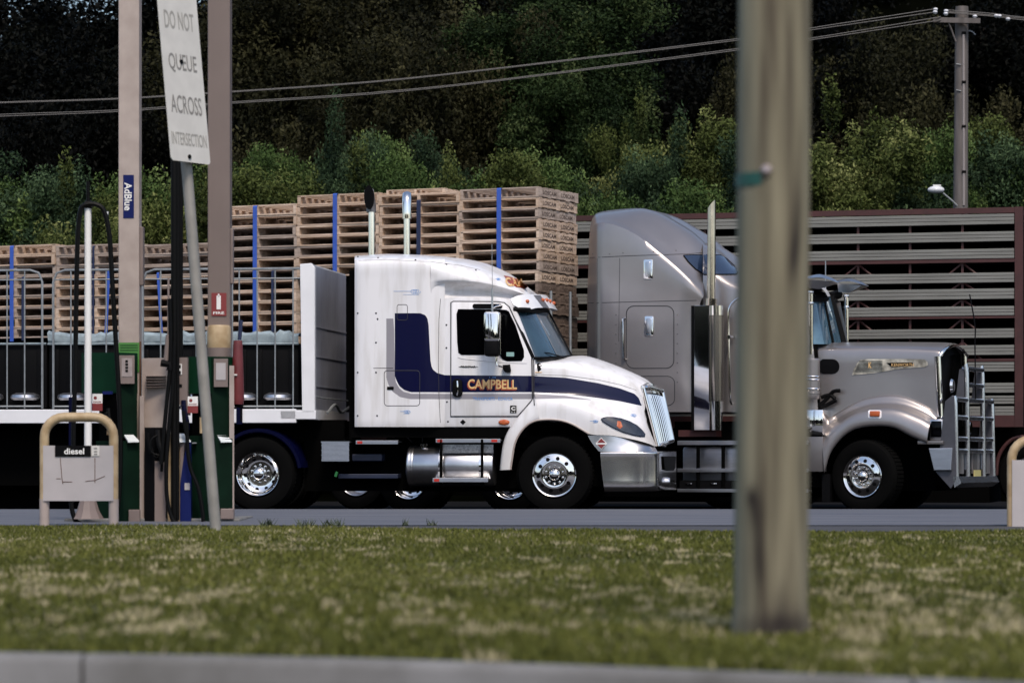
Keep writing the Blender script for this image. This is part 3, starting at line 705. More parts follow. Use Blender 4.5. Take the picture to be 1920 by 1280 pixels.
mb = MB(); W.text(mb, wt, 'C', 958.5, 762, 966.5, 769, .009, bold=.05); W.text(mb, wt, '= =', 958.5, 771, 966.5, 773, .009); mb.build('badge_letter', M['label_white'], door, smooth=0)
mb = MB(); W.seam(mb, wt, [(1003, 698), (1016, 698)], .006, off=.002); mb.build('horse_badge_base', M['gold'], hood, smooth=0)
mb = MB(); W.decal(mb, wt, [(944.5, 517), (951, 518), (965, 522), (978, 528), (990, 537.5), (986, 541), (968, 538.5), (953, 530)], .006, cut=6, miss=.5); mb.build('roof_sign', M['redpaint'], sleeper, smooth=0)
mb = MB(); W.text(mb, wt, 'CAM', 950, 521, 983, 537.5, .012, shear=-5, bold=.04, slope=1, miss=.5); mb.build('roof_lettering', M['gold'], sleeper, smooth=0)
mb = MB(); c = W.hit(wt, 945, 791.5, .0)
mb.lathe([(0, c.y - .03), (.05, c.y - .026), (.072, c.y - .012), (.078, c.y + .004)], c=(c.x, 0, c.z), n=20)
for v in mb.bm.verts: v.co.z = c.z + (v.co.z - c.z) * .5
mb.build('side_marker', M['orange'], cab)
# windscreen
mb = MB()
g_top = [(957, 577, .12), (975, 574, .22), (996, 574, .5), (1013, 577, .9), (1022, 579, 1.3), (1026, 581, 1.7), (1024, 581, 2.05), (1008, 577, 2.28)]
g_bot = [(1000, 671, .10), (1016, 671, .17), (1040, 670, .42), (1059, 669, .8), (1068, 668, 1.2), (1072, 668, 1.6), (1066, 668, 2.05), (1050, 670, 2.3)]
def lerp(a, b, t): return tuple(p + (q - p) * t for p, q in zip(a, b))
W.net(mb, [[lerp(a, b, t) for a, b in zip(g_top, g_bot)] for t in (0, .33, .66, 1)], 4, 2)
scr = mb.build('windscreen', M['glass_blue'], cab, smooth=60)
mb = MB()
for Pl in (g_top, g_bot): mb.tube([W.L(a, b, c - .012) for a, b, c in Pl], .02, sm=3, n=6)
mb.tube([W.L(*g_top[0]) + Vector((0, -.01, 0)), W.L(*g_bot[0]) + Vector((0, -.01, 0))], .028, n=6); mb.tube([W.L(*g_top[5]), W.L(*g_bot[5])], .02, n=6)
mb.tube([W.L(962, 580, .1), W.L(990, 581, .2), W.L(1012, 584, .8), W.L(1026, 587, 1.6)], .035, sm=3, n=6)
mb.build('screen_surround', M['black'], cab, smooth=40)
mb = MB(); mb.tube([W.L(1052, 668, .5), W.L(1030, 662, .3), W.L(1012, 660, .22)], .008, n=5); mb.tube([W.L(1064, 666, 1.1), W.L(1050, 655, .9), W.L(1036, 650, .8)], .008, n=5); mb.build('wiper', M['black'], scr)
mb = MB(); mb.box(W.XZ(870, 660, .5)[0], W.XZ(1000, 660, 1.2)[0], .3, 2.1, 1.95, 2.05); mb.build('dashboard', M['black'], cab)
# sun visor
mb = MB()
rows = [[(957, 560, .12), (975, 553, .2), (995, 551.5, .45), (1012, 552, .9), (1022, 553, 1.3), (1026, 555, 1.8), (1020, 556, 2.2)],
        [(960, 567, .09), (980, 566, .16), (1003, 564, .42), (1024, 564, .9), (1034, 566, 1.3), (1037, 569, 1.8), (1028, 571, 2.2)],
        [(963, 572, .08), (985, 581, .14), (1008, 577, .4), (1031, 577.5, .9), (1041, 580, 1.3), (1045, 582, 1.8), (1034, 583, 2.2)]]
W.net(mb, rows, 5, 4); bmesh.ops.solidify(mb.bm, geom=list(mb.bm.faces), thickness=.006); vt = mb.tree()
vis = mb.build('sun_visor', M['white'], cab, smooth=50)
mb = MB(); W.decal(mb, vt, [(1000, 553.5), (1013, 554), (1029, 577), (1018, 576.5)], .004, cut=5, miss=.6); mb.build('visor_band', M['silver_dark'], vis, smooth=0)
for px, py in ((988, 565.5), (1017, 563), (1024, 563.5), (1030, 565.5), (1037, 569)):
    mb = MB(); c = W.hit(vt, px, py, .01, .6)
    bmesh.ops.create_uvsphere(mb.bm, u_segments=12, v_segments=8, radius=.027, matrix=Matrix.Translation(c)); mb.build('marker_light', M['orange'], vis)
# mirror
mir = MB(); mir.poly(W.pts(rr(907, 584, 938, 640, 6), -.28), -.32, -.14, bev=.03); mo = mir.build('mirror', M['chrome'], cab)
mir = MB(); mir.poly(W.pts(rr(908, 636, 936, 668, 6), -.28), -.31, -.15, bev=.03); mir.build('mirror_lower', M['black'], mo)
mir = MB(); mir.tube([W.L(923, 583, -.2), W.L(923, 578, -.2), W.L(930, 574, -.1), W.L(940, 572, .06)], .012, n=6)
mir.tube([W.L(931, 668, -.2), W.L(931, 682, -.2), W.L(934, 686, -.18), W.L(946, 688, .0)], .012, n=6, sm=2); mir.tube([W.L(938, 590, -.24), W.L(938, 664, -.24)], .008, n=6); mir.build('mirror_arm', M['chrome'], mo)
mir = MB(); mir.poly(W.pts([(943, 684), (956, 683), (958, 694), (957, 698), (948, 698), (943.5, 692)], .03), -.02, .064, bev=.008); mir.build('mirror_mount', M['black'], mo)
mb = MB(); mb.tube([W.L(923, 583, -.21), W.L(923, 540, -.21)], .014, n=6); mb.tube([W.L(923, 540, -.21), W.L(922.5, 458, -.21)], .0045, n=5); mb.build('aerial', M['chrome_dull'], cab)
# grille
def lerp3(a, b, t): return a + (b - a) * t
gt = [(1206, 727, .60), (1214, 726, .72), (1226, 728, 1.2), (1236, 731, 1.66), (1241, 733, 1.82)]
gb = [(1234, 836, .62), (1241, 833, .75), (1252, 829, 1.2), (1259, 827, 1.66), (1261, 826, 1.82)]
Gt, Gb = spline([W.L(*p) for p in gt], 4), spline([W.L(*p) for p in gb], 4)
mb = MB(); mb.grid([[p + Vector((-.05, 0, 0)) for p in Gt], [p + Vector((-.05, 0, 0)) for p in Gb]]); grl = mb.build('grille', M['black'], hood)
mb = MB()
for k in range(12):
    t = .07 + .84 * k / 11 * 1.0; i = t * (len(Gt) - 1); a = int(i); f = i - a
    p, q = lerp3(Gt[a], Gt[min(a + 1, len(Gt) - 1)], f), lerp3(Gb[a], Gb[min(a + 1, len(Gb) - 1)], f)
    p = lerp3(p, q, .12)
    ax = (q - p); mb.tube([p + ax * s + Vector((.012 * math.sin(math.pi * s), 0, 0)) for s in (0, .25, .5, .75, 1)], .015, n=6)
mb.build('grille_bar', M['chrome'], grl)
mb = MB()
mb.tube([p for p in Gt], .035, n=10); mb.tube([Gt[0], Gb[0]], .028, n=10); mb.tube([Gt[-1], Gb[-1]], [.035, .035], n=10); mb.tube([p for p in Gb], .03, n=10)
mb.grid([[W.L(1201, 724, .58), W.L(1212, 717, .8), W.L(1223, 719, 1.2), W.L(1232, 723, 1.6)], [W.L(1205, 736, .58), W.L(1215, 736, .72), W.L(1229, 737, 1.2), W.L(1238, 739, 1.7)]])
mb.build('grille_surround', M['chrome'], grl, smooth=60)
# headlight
hp = [(1127.5, 785.5), (1131, 783.5), (1138, 782.6), (1150, 783), (1164, 785.5), (1180, 791), (1193, 798), (1202, 806), (1208.5, 814), (1208, 818), (1200, 818), (1186, 815), (1168, 809.5), (1150, 801.5), (1137, 794), (1130, 789.5)]
mb = MB(); W.decal(mb, wt, hp, .014, cut=6); hl = mb.build('headlight', mat('smoked_headlamp', (.03, .035, .05), .08, coat=.6, var=.5, scale=9), hood, smooth=50)
mb = MB(); W.seam(mb, wt, hp, .008, closed=True, off=.008, step=5); mb.build('headlight_seal', M['navy'], hl)
mb = MB(); W.decal(mb, wt, [(1157, 790), (1163, 791), (1167, 800), (1162, 804), (1156, 799)], .018); mb.build('indicator_lens', M['orange'], hl, smooth=0)
# bumper
mb = MB()
bx = [(1126, .0), (1150, .0), (1185, .015), (1212, .05), (1230, .14), (1239, .32), (1248, .75), (1255, 1.2), (1262, 1.65), (1267, 2.05), (1267, 2.25), (1255, 2.36)]
def brow(y, dx=0, yl=None): return [(a + dx * max(0, 1 - abs(i - 0) / 3), y + (0 if yl is None else (yl - y) * (i / 11)), w) for i, (a, w) in enumerate(bx)]
rows = [[(a, y, w + .05) for (a, w), y in zip(bx, [846] * 12)], brow(848), brow(856), brow(890, 3), brow(916, 7), [(a + (7 if i < 1 else 0), y, w + .05) for i, ((a, w), y) in enumerate(zip(bx, [922, 922, 922, 921, 920, 919, 918, 917, 916, 915, 915, 915]))]]
W.net(mb, rows, 3, 3); bp = mb.build('bumper', mat('bumper_steel', (.80, .76, .74), .16, 1.0, var=.2, scale=4, bump=.12, bscale=2.2, stretch=(1, 1, .15)), truck, smooth=50)  # vertical reflection streaks are put into the steel colour
mb = MB(); rows = [[(1102, 816, .02), (1140, 816, .03), (1180, 823, .10), (1212, 832, .22), (1228, 838, .36)], [(1110, 830, .02), (1145, 832, .03), (1185, 836, .08), (1215, 841, .16), (1232, 845, .3)], [(1123, 846, .02), (1150, 846.5, .02), (1186, 847, .04), (1214, 848, .08), (1233, 849, .2)]]
W.net(mb, rows, 4, 3); bf = mb.build('bumper_filler', M['chrome_dull'], bp, smooth=50)
mb = MB(); c = W.L(1127.5, 831, .0); mb.box(-.055, .055, -.004, .004, -.055, .055, mtx=Matrix.Translation(c) @ Matrix.Rotation(R(45), 4, 'Y')); mb.build('hazard_diamond', M['label_white'], bf, smooth=0)
mb = MB(); mb.poly([(c.x - .055, c.z + .012), (c.x + .055, c.z + .012), (c.x, c.z + .068)], -.0085, -.0055); mb.poly([(c.x - .055, c.z - .012), (c.x, c.z - .068), (c.x + .055, c.z - .012)], -.0085, -.0055); mb.build('diamond_triangle', M['label_red'], bf, smooth=0)
mb = MB()
P = [W.L(1241, 855, .40) + Vector((.02, 0, 0)), W.L(1252, 855, 1.0) + Vector((.02, 0, 0)), W.L(1262, 855, 1.7) + Vector((.02, 0, 0)), W.L(1266, 856, 2.0) + Vector((.012, 0, 0))]
Q = [W.L(1244, 880, .5) + Vector((.02, 0, 0)), W.L(1252, 882, 1.0) + Vector((.02, 0, 0)), W.L(1260, 882, 1.6) + Vector((.02, 0, 0)), W.L(1264, 878, 1.9) + Vector((.012, 0, 0))]
mb.grid([P, Q]); mb.build('air_opening', M['black'], bp)
mb = MB()
for w in (.75, 1.95):
    p = W.L(1250 + (w - .75) * 8, 903, w); mb.lathe([(0, p.x + .05), (.05, p.x + .045), (.06, p.x + .03), (.075, p.x - .05)], c=(0, p.y, p.z), axis='X', n=16)
mb.build('fog_lamp', M['chrome_dull'], bp)
# fuel tank with straps and steps
c = W.L(840, 874, .31); r = .268; xl, xr = W.XZ(758, 876, .1)[0], W.XZ(924, 876, .1)[0]
mb = MB(); mb.lathe([(0, xl - .0), (r * .55, xl + .004), (r * .9, xl + .025), (r, xl + .06), (r, xr - .03), (r * .95, xr), (0, xr)], c=(0, c.y, c.z), axis='X', n=40)
tank = mb.build('fuel_tank', M['chrome_dull'], truck, smooth=40)
mb = MB()
x = W.XZ(768, 870, .05)[0]; mb.lathe([(r + .003, x - .04), (r + .008, x - .03), (r + .004, x - .01), (r + .004, x + .01), (r + .008, x + .03), (r + .003, x + .04)], c=(0, c.y, c.z), axis='X', n=36); mb.build('tank_rib', M['chrome_dull'], tank, smooth=40)
for px in (826, 902): mb = MB(); x = W.XZ(px, 870, .05)[0]; mb.lathe([(r + .002, x - .03), (r + .012, x - .03), (r + .012, x + .03), (r + .002, x + .03)], c=(0, c.y, c.z), axis='X', n=36); mb.build('tank_strap', M['chrome'], tank, smooth=40)
tp = W.L(795, 836, .25); mb = MB(); mb.lathe([(.05, tp.z - .06), (.05, tp.z + .0), (.065, tp.z), (.065, tp.z + .03), (0, tp.z + .035)], c=(tp.x, tp.y, 0), axis='Z', n=16); mb.build('filler_cap', M['chrome'], tank)
M['tread'] = mat('tread_plate', (.45, .45, .46), .35, .9, bump=1.0, bscale=45, var=.5, scale=40)
def step_bar(name, x0, x1, ya, yb, w0, w1, parent, m='brushed', refl=True):
    a, b = W.L(x0, ya, w0), W.L(x1, yb, w0)
    mb = MB(); mb.box(a.x, b.x, w0, w0 + .02, b.z, a.z, bev=.003); mb.box(a.x, b.x, w0 + .02, w1, a.z - .025, a.z - .005)
    o = mb.build(name, M[m], parent, smooth=0)
    if refl:
        mb = MB(); mb.box(a.x + .02, a.x + .09, w0 - .004, w0 + .001, b.z + .008, a.z - .008)
        if x1 - x0 > 110: mb.box(b.x - .12, b.x - .04, w0 - .004, w0 + .001, b.z + .008, a.z - .008)
        mb.build('reflector', M['red'], o, smooth=0)
    return o
up = step_bar('upper_step', 817, 938, 822.5, 829.5, -.01, .3, tank)
a, b = W.L(829, 833, .06), W.L(925, 849, .06); mb = MB(); mb.box(a.x, b.x, .055, .075, b.z, a.z); mb.build('tread_panel', M['tread'], up, smooth=0)
lo = step_bar('lower_step', 811, 915, 896, 903.5, -.12, .12, tank); a, b = W.L(815, 895, -.1), W.L(914, 895, -.1); mb = MB(); mb.box(a.x, b.x, -.10, .07, a.z - .008, a.z); mb.build('tread_panel', M['tread'], lo, smooth=0)
mb = MB()
for px in (827, 904): mb = MB(); p, q = W.L(px, 823, .0), W.L(px, 902, -.02); mb.tube([p, (p.x, .0, p.z - .12), (q.x, -.03, q.z)], .02, n=6); mb.lathe([(.0, -.08), (.025, -.08), (.025, 0)], c=(q.x, 0, q.z - .03), axis='Y', n=10); mb.build('step_bracket', M['chassis'], tank)
# battery box, tool box, small gear ahead of the drive wheels
a, b = W.L(603, 828, .03), W.L(655, 865, .03); mb = MB(); mb.box(a.x, b.x, .03, .45, b.z, a.z, bev=.004); tb = mb.build('tool_box', M['chassis'], truck, smooth=0)
mb = MB(); mb.box(a.x + .004, b.x - .004, .022, .032, b.z + .004, a.z - .008)
nx, nz_ = 6, 4
for i in range(nx):
    for j in range(nz_):
        cx = a.x + (i + .5) * (b.x - a.x) / nx; cz = b.z + (j + .5) * (a.z - b.z) / nz_
        for sgn in (1, -1): mb.box(-.024, .024, -.004, .004, -.006, .006, mtx=Matrix.Translation((cx + sgn * .014, .02, cz)) @ Matrix.Rotation(R(45 * sgn), 4, 'Y'))
mb.build('chequer_plate', M['brushed'], tb, smooth=0)
mb = MB(); mb.box(a.x - .005, b.x + .005, .015, .45, a.z - .012, a.z + .006); mb.build('lid', M['brushed'], tb, smooth=0)
st = step_bar('catwalk_step', 667, 746, 825.5, 832.5, .02, .35, truck)
mb = MB(); a, b = W.L(655, 818, .3), W.L(725, 825, .3); mb.box(a.x, b.x, .3, .5, b.z, a.z); mb.build('air_tank', M['crate_red'], truck, smooth=0)
mb = MB()
for q, w in (((660, 851, 716, 864), .2), ((634, 888, 746, 897), .18)): a, b = W.L(q[0], q[1], w), W.L(q[2], q[3], w); mb.box(a.x, b.x, w, w + .3, b.z, a.z, bev=.01)
mb.build('battery_tray', mat('blue_black_box', (.012, .018, .045), .5, var=.3), truck, smooth=0)
mb = MB(); mb.tube([W.L(632, 884, .12), W.L(629, 893, .12)], .02); mb.build('green_coupling', mat('green_coupling', (.02, .15, .04), .5), truck)
mb = MB()
for q in range(3): mb.tube([W.L(690 + q * 30, 800, .3), W.L(700 + q * 34, 812, .25), W.L(730 + q * 30, 818, .3), W.L(752 + q * 20, 828, .35)], .009, n=5, sm=3)
mb.build('air_line', M['seam'], truck)
# mudguard over the rear wheels
for i, px in enumerate((483, 290)):
    c = W.L(px, 888, 0); mb = MB(); pr = [(.545, .02), (.565, -.01), (.60, -.012), (.61, .02), (.61, .60), (.575, .6), (.575, .02)]
    mb.lathe(pr, c=(c.x, 0, c.z), n=24, a0=8, a1=168); mb.build('mudguard', M['navy'], truck, smooth=40)
    wheel(truck, 'drive_wheel', c.x, c.z, .02, 'drive'); 
wheel(truck, 'steer_wheel', *(lambda c: (c.x, c.z))(W.L(1039, 889.5, 0)), .03, 'steer')
wo = wheel(truck, 'steer_wheel', W.L(1039, 889.5, 0).x, W.L(1039, 889.5, 0).z, 2.37, 'steer'); wo.rotation_euler = (0, 0, math.pi)
# exhaust stacks
for px, yt, kind in ((697, 392, 'dark'), (763, 408, 'bright')):
    w = 2.62; mb = MB(); b, t = W.L(px, 640, w), W.L(px, yt, w); mb.tube([b, t], .047, n=20)
    ex = mb.build('exhaust_stack', M['chrome'], truck, smooth=60)
    mb = MB()
    if kind == 'dark':
        mb.tube([W.L(px - 1, 398, w), W.L(px - 1, 385, w), W.L(px - 3, 372, w - .04), W.L(px - 5, 358, w - .12)], .07, n=16, sm=3, cap=True)
        mb.build('exhaust_elbow', M['silver_dark'], ex, smooth=60)
        m2 = MB(); m2.lathe([(0, 0), (.098, 0)], n=24)
        c = W.L(px - 5, 370, w - .17)
        for v in m2.bm.verts: v.co = Vector((v.co.x * .75, 0 + v.co.z * -.25, v.co.z * 1.75)) + c
        m2.build('exhaust_mouth', M['black'], ex, smooth=0)
    else:
        mb.tube([W.L(px, 410, w), W.L(px, 395, w), W.L(px, 375, w + .02), W.L(px, 366, w + .10)], .066, n=20, sm=4)
        mb.build('exhaust_elbow', M['chrome'], ex, smooth=60)

# ------------------------------------------------------------------ WHITE FLATBED TRAILER behind the white truck
tr = E('flatbed_trailer', None, W.o, (0, 0, -W.th), 'white edged flatbed trailer with tall white headboard coupled behind the white truck', 'trailer')
mb = MB(); a, b = W.L(-160, 768, 0), W.L(590, 791, 0)
mb.box(a.x, W.XZ(555, 780)[0], 0, .08, W.L(300, 793, 0).z, a.z, bev=.01); mb.box(W.XZ(525, 780)[0], W.XZ(592, 780)[0], .0, .08, W.L(560, 786, 0).z, W.L(560, 769, 0).z, bev=.01)
mb.box(a.x, b.x, .08, 2.4, a.z - .14, a.z - .01); mb.build('deck', M['white'], tr, smooth=0)
mb = MB(); mb.box(a.x, b.x + .3, .55, .75, .95, a.z - .14); mb.box(a.x, b.x + .3, 1.65, 1.85, .95, a.z - .14); mb.box(a.x, W.XZ(430, 850)[0], .5, 1.9, .35, 1.0)
mb.box(a.x, W.XZ(200, 850)[0], 1.0, 2.2, .0, .9); mb.build('chassis', M['chassis'], tr, smooth=0)
mb = MB(); xa, xb = W.XZ(565, 600)[0], W.XZ(590, 600)[0]; zt = W.L(565, 495, 0).z; zb = W.L(565, 773, 0).z
mb.poly([(xa - .02, zt), (xb - .05, zt + .012), (xb, zt - .05), (xb, zb), (xa + .01, zb)], .0, .10, bev=.008)
mb.box(xa, xb - .04, .1, 2.36, zt - .12, zt); hb = mb.build('headboard', M['white'], tr, smooth=0)
mb = MB(); G = []
for k in range(40):
    y = .10 + 2.26 * k / 39; G.append([(xb - .035 + .0025 * math.sin(y * 40) , y, zt - .02), (xb - .035 + .0025 * math.sin(y * 40), y, zb - .1)])
mb.grid([[Vector(g[0]) for g in G], [Vector(g[1]) for g in G]])
for z in (zb + .35, zb + .75, zb + 1.15): mb.box(xb - .04, xb - .0265, .1, 2.36, z, z + .02)
mb.build('headboard_panel', mat('dull_aluminium_sheet', (.33, .34, .40), .5, .25, var=.3, scale=2, stretch=(1, 1, .6)), hb, smooth=30)
mb = MB(); mb.tube([(xb - .03, .02, zb + .22), (xb + .02, .5, zb + .2), (xb + .02, 2.2, zb + .2)], .012, n=6)
mb.tube([(xb + .05, .6, zb), (xb + .1, .9, zb + .12), (xb + .1, 1.3, zb + .02), (xb + .1, 1.9, zb + .1)], .02, sm=4, n=6); mb.build('air_hose', M['galv'], hb)
mb = MB(); mb.box(W.XZ(452, 780)[0] - .06, W.XZ(452, 780)[0] + .02, -.02, .0, 1.18, 1.55); mb.box(W.XZ(135, 780)[0] - .04, W.XZ(135, 780)[0] + .03, -.02, .0, .9, 1.55); mb.build('strap_ratchet', M['navy'], tr, smooth=0)
# pipe gates standing in the deck edge
gate = MB(); gw, gh = 1.27, W.L(0, 507, 0).z - W.L(0, 766, 0).z
gate.tube([(0, 0, 0), (0, 0, gh - .16), (.05, 0, gh - .04), (.17, 0, gh), (gw - .17, 0, gh), (gw - .05, 0, gh - .04), (gw, 0, gh - .16), (gw, 0, 0)], .017, n=7)
go = gate.build('frame', M['galv']); gate = MB()
for k in range(1, 5): gate.tube([(gw * k / 5, 0, 0), (gw * k / 5, 0, gh)], .011, n=6)
gb2 = gate.build('bar', M['galv']); gate = MB()
gate.tube([(.02, 0, gh - .13), (gw - .02, 0, gh - .13)], .011, n=6); gr2 = gate.build('rail', M['galv']); gate = MB(); gate.tube([(0, 0, .03), (gw, 0, .03)], .014, n=6); gr3 = gate.build('rail', M['galv'])
gl = {-85: 'galvanised pipe gate at the far left edge of the flatbed', 100: 'galvanised pipe gate behind the diesel barrier and white hose mast', 268: 'galvanised pipe gate seen between the two canopy columns', 415: 'galvanised pipe gate beside the white headboard'}
first = None
for px, lab in gl.items():
    p = W.M @ W.L(px, 766, .03)
    if first is None:
        first = E('pipe_gate', None, p, (0, 0, -W.th), lab, 'gate', 'pipe gates along the flatbed edge')
        for o in (go, gb2, gr2, gr3): o.parent = first
        first.scale = (.97, 1, 1)
    else:
        c = copy_tree(first); c.location = p; c['label'] = lab
# black bins with pale tarpaulin on top, on the flatbed
bins = [(-60, 90, 'black bin load at the far left end of the flatbed'), (93, 250, 'black bin load behind the diesel barrier'), (262, 412, 'black bin load between the canopy columns'), (416, 562, 'black bin load with pale sheet beside the headboard')]
for x0, x1, lab in bins:
    root = E('black_bin', None, W.M @ Vector((0, 0, 0)), (0, 0, -W.th), lab, 'bin', 'black bins on the flatbed')
    a, b = W.L(x0, 644, .35), W.L(x1, 764, .35)
    mb = MB(); mb.box(a.x, b.x, .30, 1.5, b.z, a.z, bev=.03)
    for k in range(5): xx = a.x + (b.x - a.x) * (k + .5) / 5; mb.box(xx - .03, xx + .03, .285, .31, b.z + .1, a.z - .08, bev=.008)
    mb.build('body', M['black'], root)
    mb = MB(); g = random.Random(x0); xs = [a.x + (b.x - a.x) * k / 16 for k in range(17)]
    prof = [(.27, -.02), (.25, .03), (.26, .11), (.32, .15), (.5, .13), (.9, .12)]
    jit = [g.uniform(-.025, .035) for _ in xs]
    if x0 > 0: mb.grid([[Vector((x + g.uniform(-.01, .01), y + g.uniform(-.012, .012), a.z + z * 1.0 + j * (1 if z > .05 else .3))) for x, j in zip(xs, jit)] for y, z in prof])
    mb.tube([(a.x, .262, a.z - .01), (b.x, .262, a.z - .01)], .016, n=6); mb.build('pale_sheet', M['tarp'], root, smooth=25)
    for fxx in (.3, .75):
        mb = MB(); cx = a.x + (b.x - a.x) * fxx; mb.lathe([(0, .075), (.12, .07), (.19, .04), (.2, 0), (.16, -.03)], c=(cx, .22, b.z + .13), axis='Z', n=20); mb.build('cap', M['brushed'], root)
mb = MB()

# ------------------------------------------------------------------ SILVER PRIME MOVER
S = Frame(1617, 43.0, -.065, 22.0)
st2 = E('prime_mover', None, S.o, (0, 0, -S.th), 'silver bonneted truck with tall sleeper and bull bar, half hidden by the wooden pole', 'truck')
CS = 1.22; silT = MB()
mb = MB()
tpx = [1108, 1113, 1124, 1150, 1190, 1213, 1240, 1268, 1300, 1322]
tpy = [420, 405, 398, 393.5, 390.5, 392, 401, 417, 437, 456]
rows = [[(p, y, CS) for p, y in zip(tpx, tpy)],
        [(p - 1, y + 2, .75) for p, y in zip(tpx, tpy)],
        [(p, y, .42) for p, y in zip([1107, 1112, 1122, 1145, 1180, 1208, 1236, 1264, 1297, 1320], [424, 410, 402, 400, 404, 412, 428, 447, 470, 492])],
        [(p, y, w) for p, y, w in zip([1106, 1111, 1121, 1142, 1172, 1203, 1232, 1262, 1294, 1319], [436, 424, 416, 416, 425, 440, 462, 486, 514, 540], [.40, .28, .13, .09, .09, .1, .1, .1, .1, .12])],
        [(p, y, w) for p, y, w in zip([1105, 1110, 1121, 1140, 1170, 1200, 1230, 1260, 1292, 1319], [450, 440, 434, 434, 442, 458, 480, 503, 530, 556], [.36, .22, .04, 0, 0, 0, 0, 0, 0, .05])]]
for yy in (570, 640, 710, 772):
    rows.append([(p, yy, w) for p, w in zip([1101, 1107, 1121, 1140, 1170, 1200, 1230, 1258, 1285, 1312], [.36, .24, .035, 0, 0, 0, 0, 0, 0, .04])])
S.net(mb, rows, 5, 3, mirror=CS, cap0=True, cap1=True); add_to(silT, mb)
slp = mb.build('sleeper', M['silver'], st2, smooth=50)
mb = MB()
rows = [[(p, y, CS) for p, y in zip([1318, 1353, 1382, 1420, 1470, 1515], [455, 474, 500, 516, 527, 536])],
        [(p, y, .7) for p, y in zip([1318, 1350, 1380, 1416, 1464, 1508], [458, 479, 506, 521, 532, 541])],
        [(p, y, .25) for p, y in zip([1318, 1348, 1378, 1412, 1460, 1502], [492, 512, 530, 538, 545, 552])],
        [(p, y, .16 if p < 1480 else .3) for p, y in zip([1318, 1348, 1378, 1412, 1462, 1510], [545, 550, 556, 558, 562, 566])],
        [(p, y, .14 if p < 1480 else .3) for p, y in zip([1316, 1348, 1378, 1412, 1466, 1524], [640, 640, 640, 640, 640, 640])],
        [(p, y, .14 if p < 1480 else .3) for p, y in zip([1312, 1346, 1376, 1412, 1470, 1534], [772, 772, 772, 772, 772, 772])]]
S.net(mb, rows, 4, 4, mirror=CS); add_to(silT, mb); cabS = mb.build('cab', M['silver'], st2, smooth=50)
# bonnet
mb = MB()
rows = [[(p, y, CS) for p, y in zip([1532, 1580, 1640, 1700, 1776, 1787], [642, 641.5, 641, 641, 642, 645])],
        [(p, y, .85) for p, y in zip([1532, 1580, 1640, 1700, 1768, 1780], [644, 643, 643, 643, 645, 650])],
        [(p, y, .50) for p, y in zip([1533, 1580, 1640, 1700, 1757, 1770], [651, 650, 650, 651, 654, 660])],
        [(p, y, .42) for p, y in zip([1534, 1580, 1640, 1700, 1750, 1762], [664, 663, 663, 664, 667, 670])],
        [(p, y, .41) for p, y in zip([1536, 1580, 1635, 1695, 1745, 1762], [720, 706, 700, 702, 712, 716])],
        [(p, y, .40) for p, y in zip([1540, 1572, 1625, 1685, 1738, 1763], [798, 775, 748, 742, 762, 783])]]
S.net(mb, rows, 4, 4, mirror=CS); add_to(silT, mb); hd2 = mb.build('bonnet', M['silver'], st2, smooth=50)
mb = MB()
rows = [[(p, y, .41) for p, y in zip([1540, 1572, 1625, 1685, 1738, 1763], [796, 773, 746, 740, 760, 781])],
        [(p, y, .30) for p, y in zip([1540, 1571, 1622, 1684, 1735, 1758], [798, 774, 748, 743, 762, 782])],
        [(p, y, .24) for p, y in zip([1541, 1571, 1622, 1682, 1730, 1752], [808, 785, 762, 757, 773, 788])],
        [(p, y, .06) for p, y in zip([1542, 1568, 1612, 1675, 1722, 1744], [826, 796, 771, 767, 783, 795])],
        [(p, y, .0) for p, y in zip([1543, 1566, 1608, 1672, 1716, 1740], [848, 810, 784, 782, 800, 812])],
        [(p, y, .0) for p, y in zip([1545, 1562, 1602, 1667, 1708, 1738], [885, 838, 803, 798, 816, 829])],
        [(p, y, .08) for p, y in zip([1545, 1563, 1603, 1667, 1708, 1738], [886, 840, 805, 800, 818, 831])]]
S.net(mb, rows, 4, 4); add_to(silT, mb); mirror_copy(mb.build('front_guard', M['silver'], hd2, smooth=55), CS)
stt = silT.tree()
mb = MB(); x0 = S.XZ(1545, 880)[0]; x1 = S.XZ(1740, 880)[0]
mb.box(x0 + .05, x1 - .05, .60, 1.9, .30, 1.3); mb.box(x0 - .1, x1 + .3, .75, 1.7, .35, 1.2)
xb_ = S.XZ(765, 880)[0] - 1.0
mb.box(xb_, x1 + .1, .66, .80, .72, 1.0); mb.box(xb_, x1 + .1, 1.66, 1.80, .72, 1.0); mb.box(xb_ + .5, x0, .8, 1.7, .2, .98); mb.box(S.XZ(1250, 800)[0], x0 + .1, .35, 2.1, .98, 1.28)
mb.box(S.XZ(1385, 850)[0], x0 - .02, .2, 2.0, .35, 1.25); mb.build('chassis', M['chassis'], st2, smooth=0)
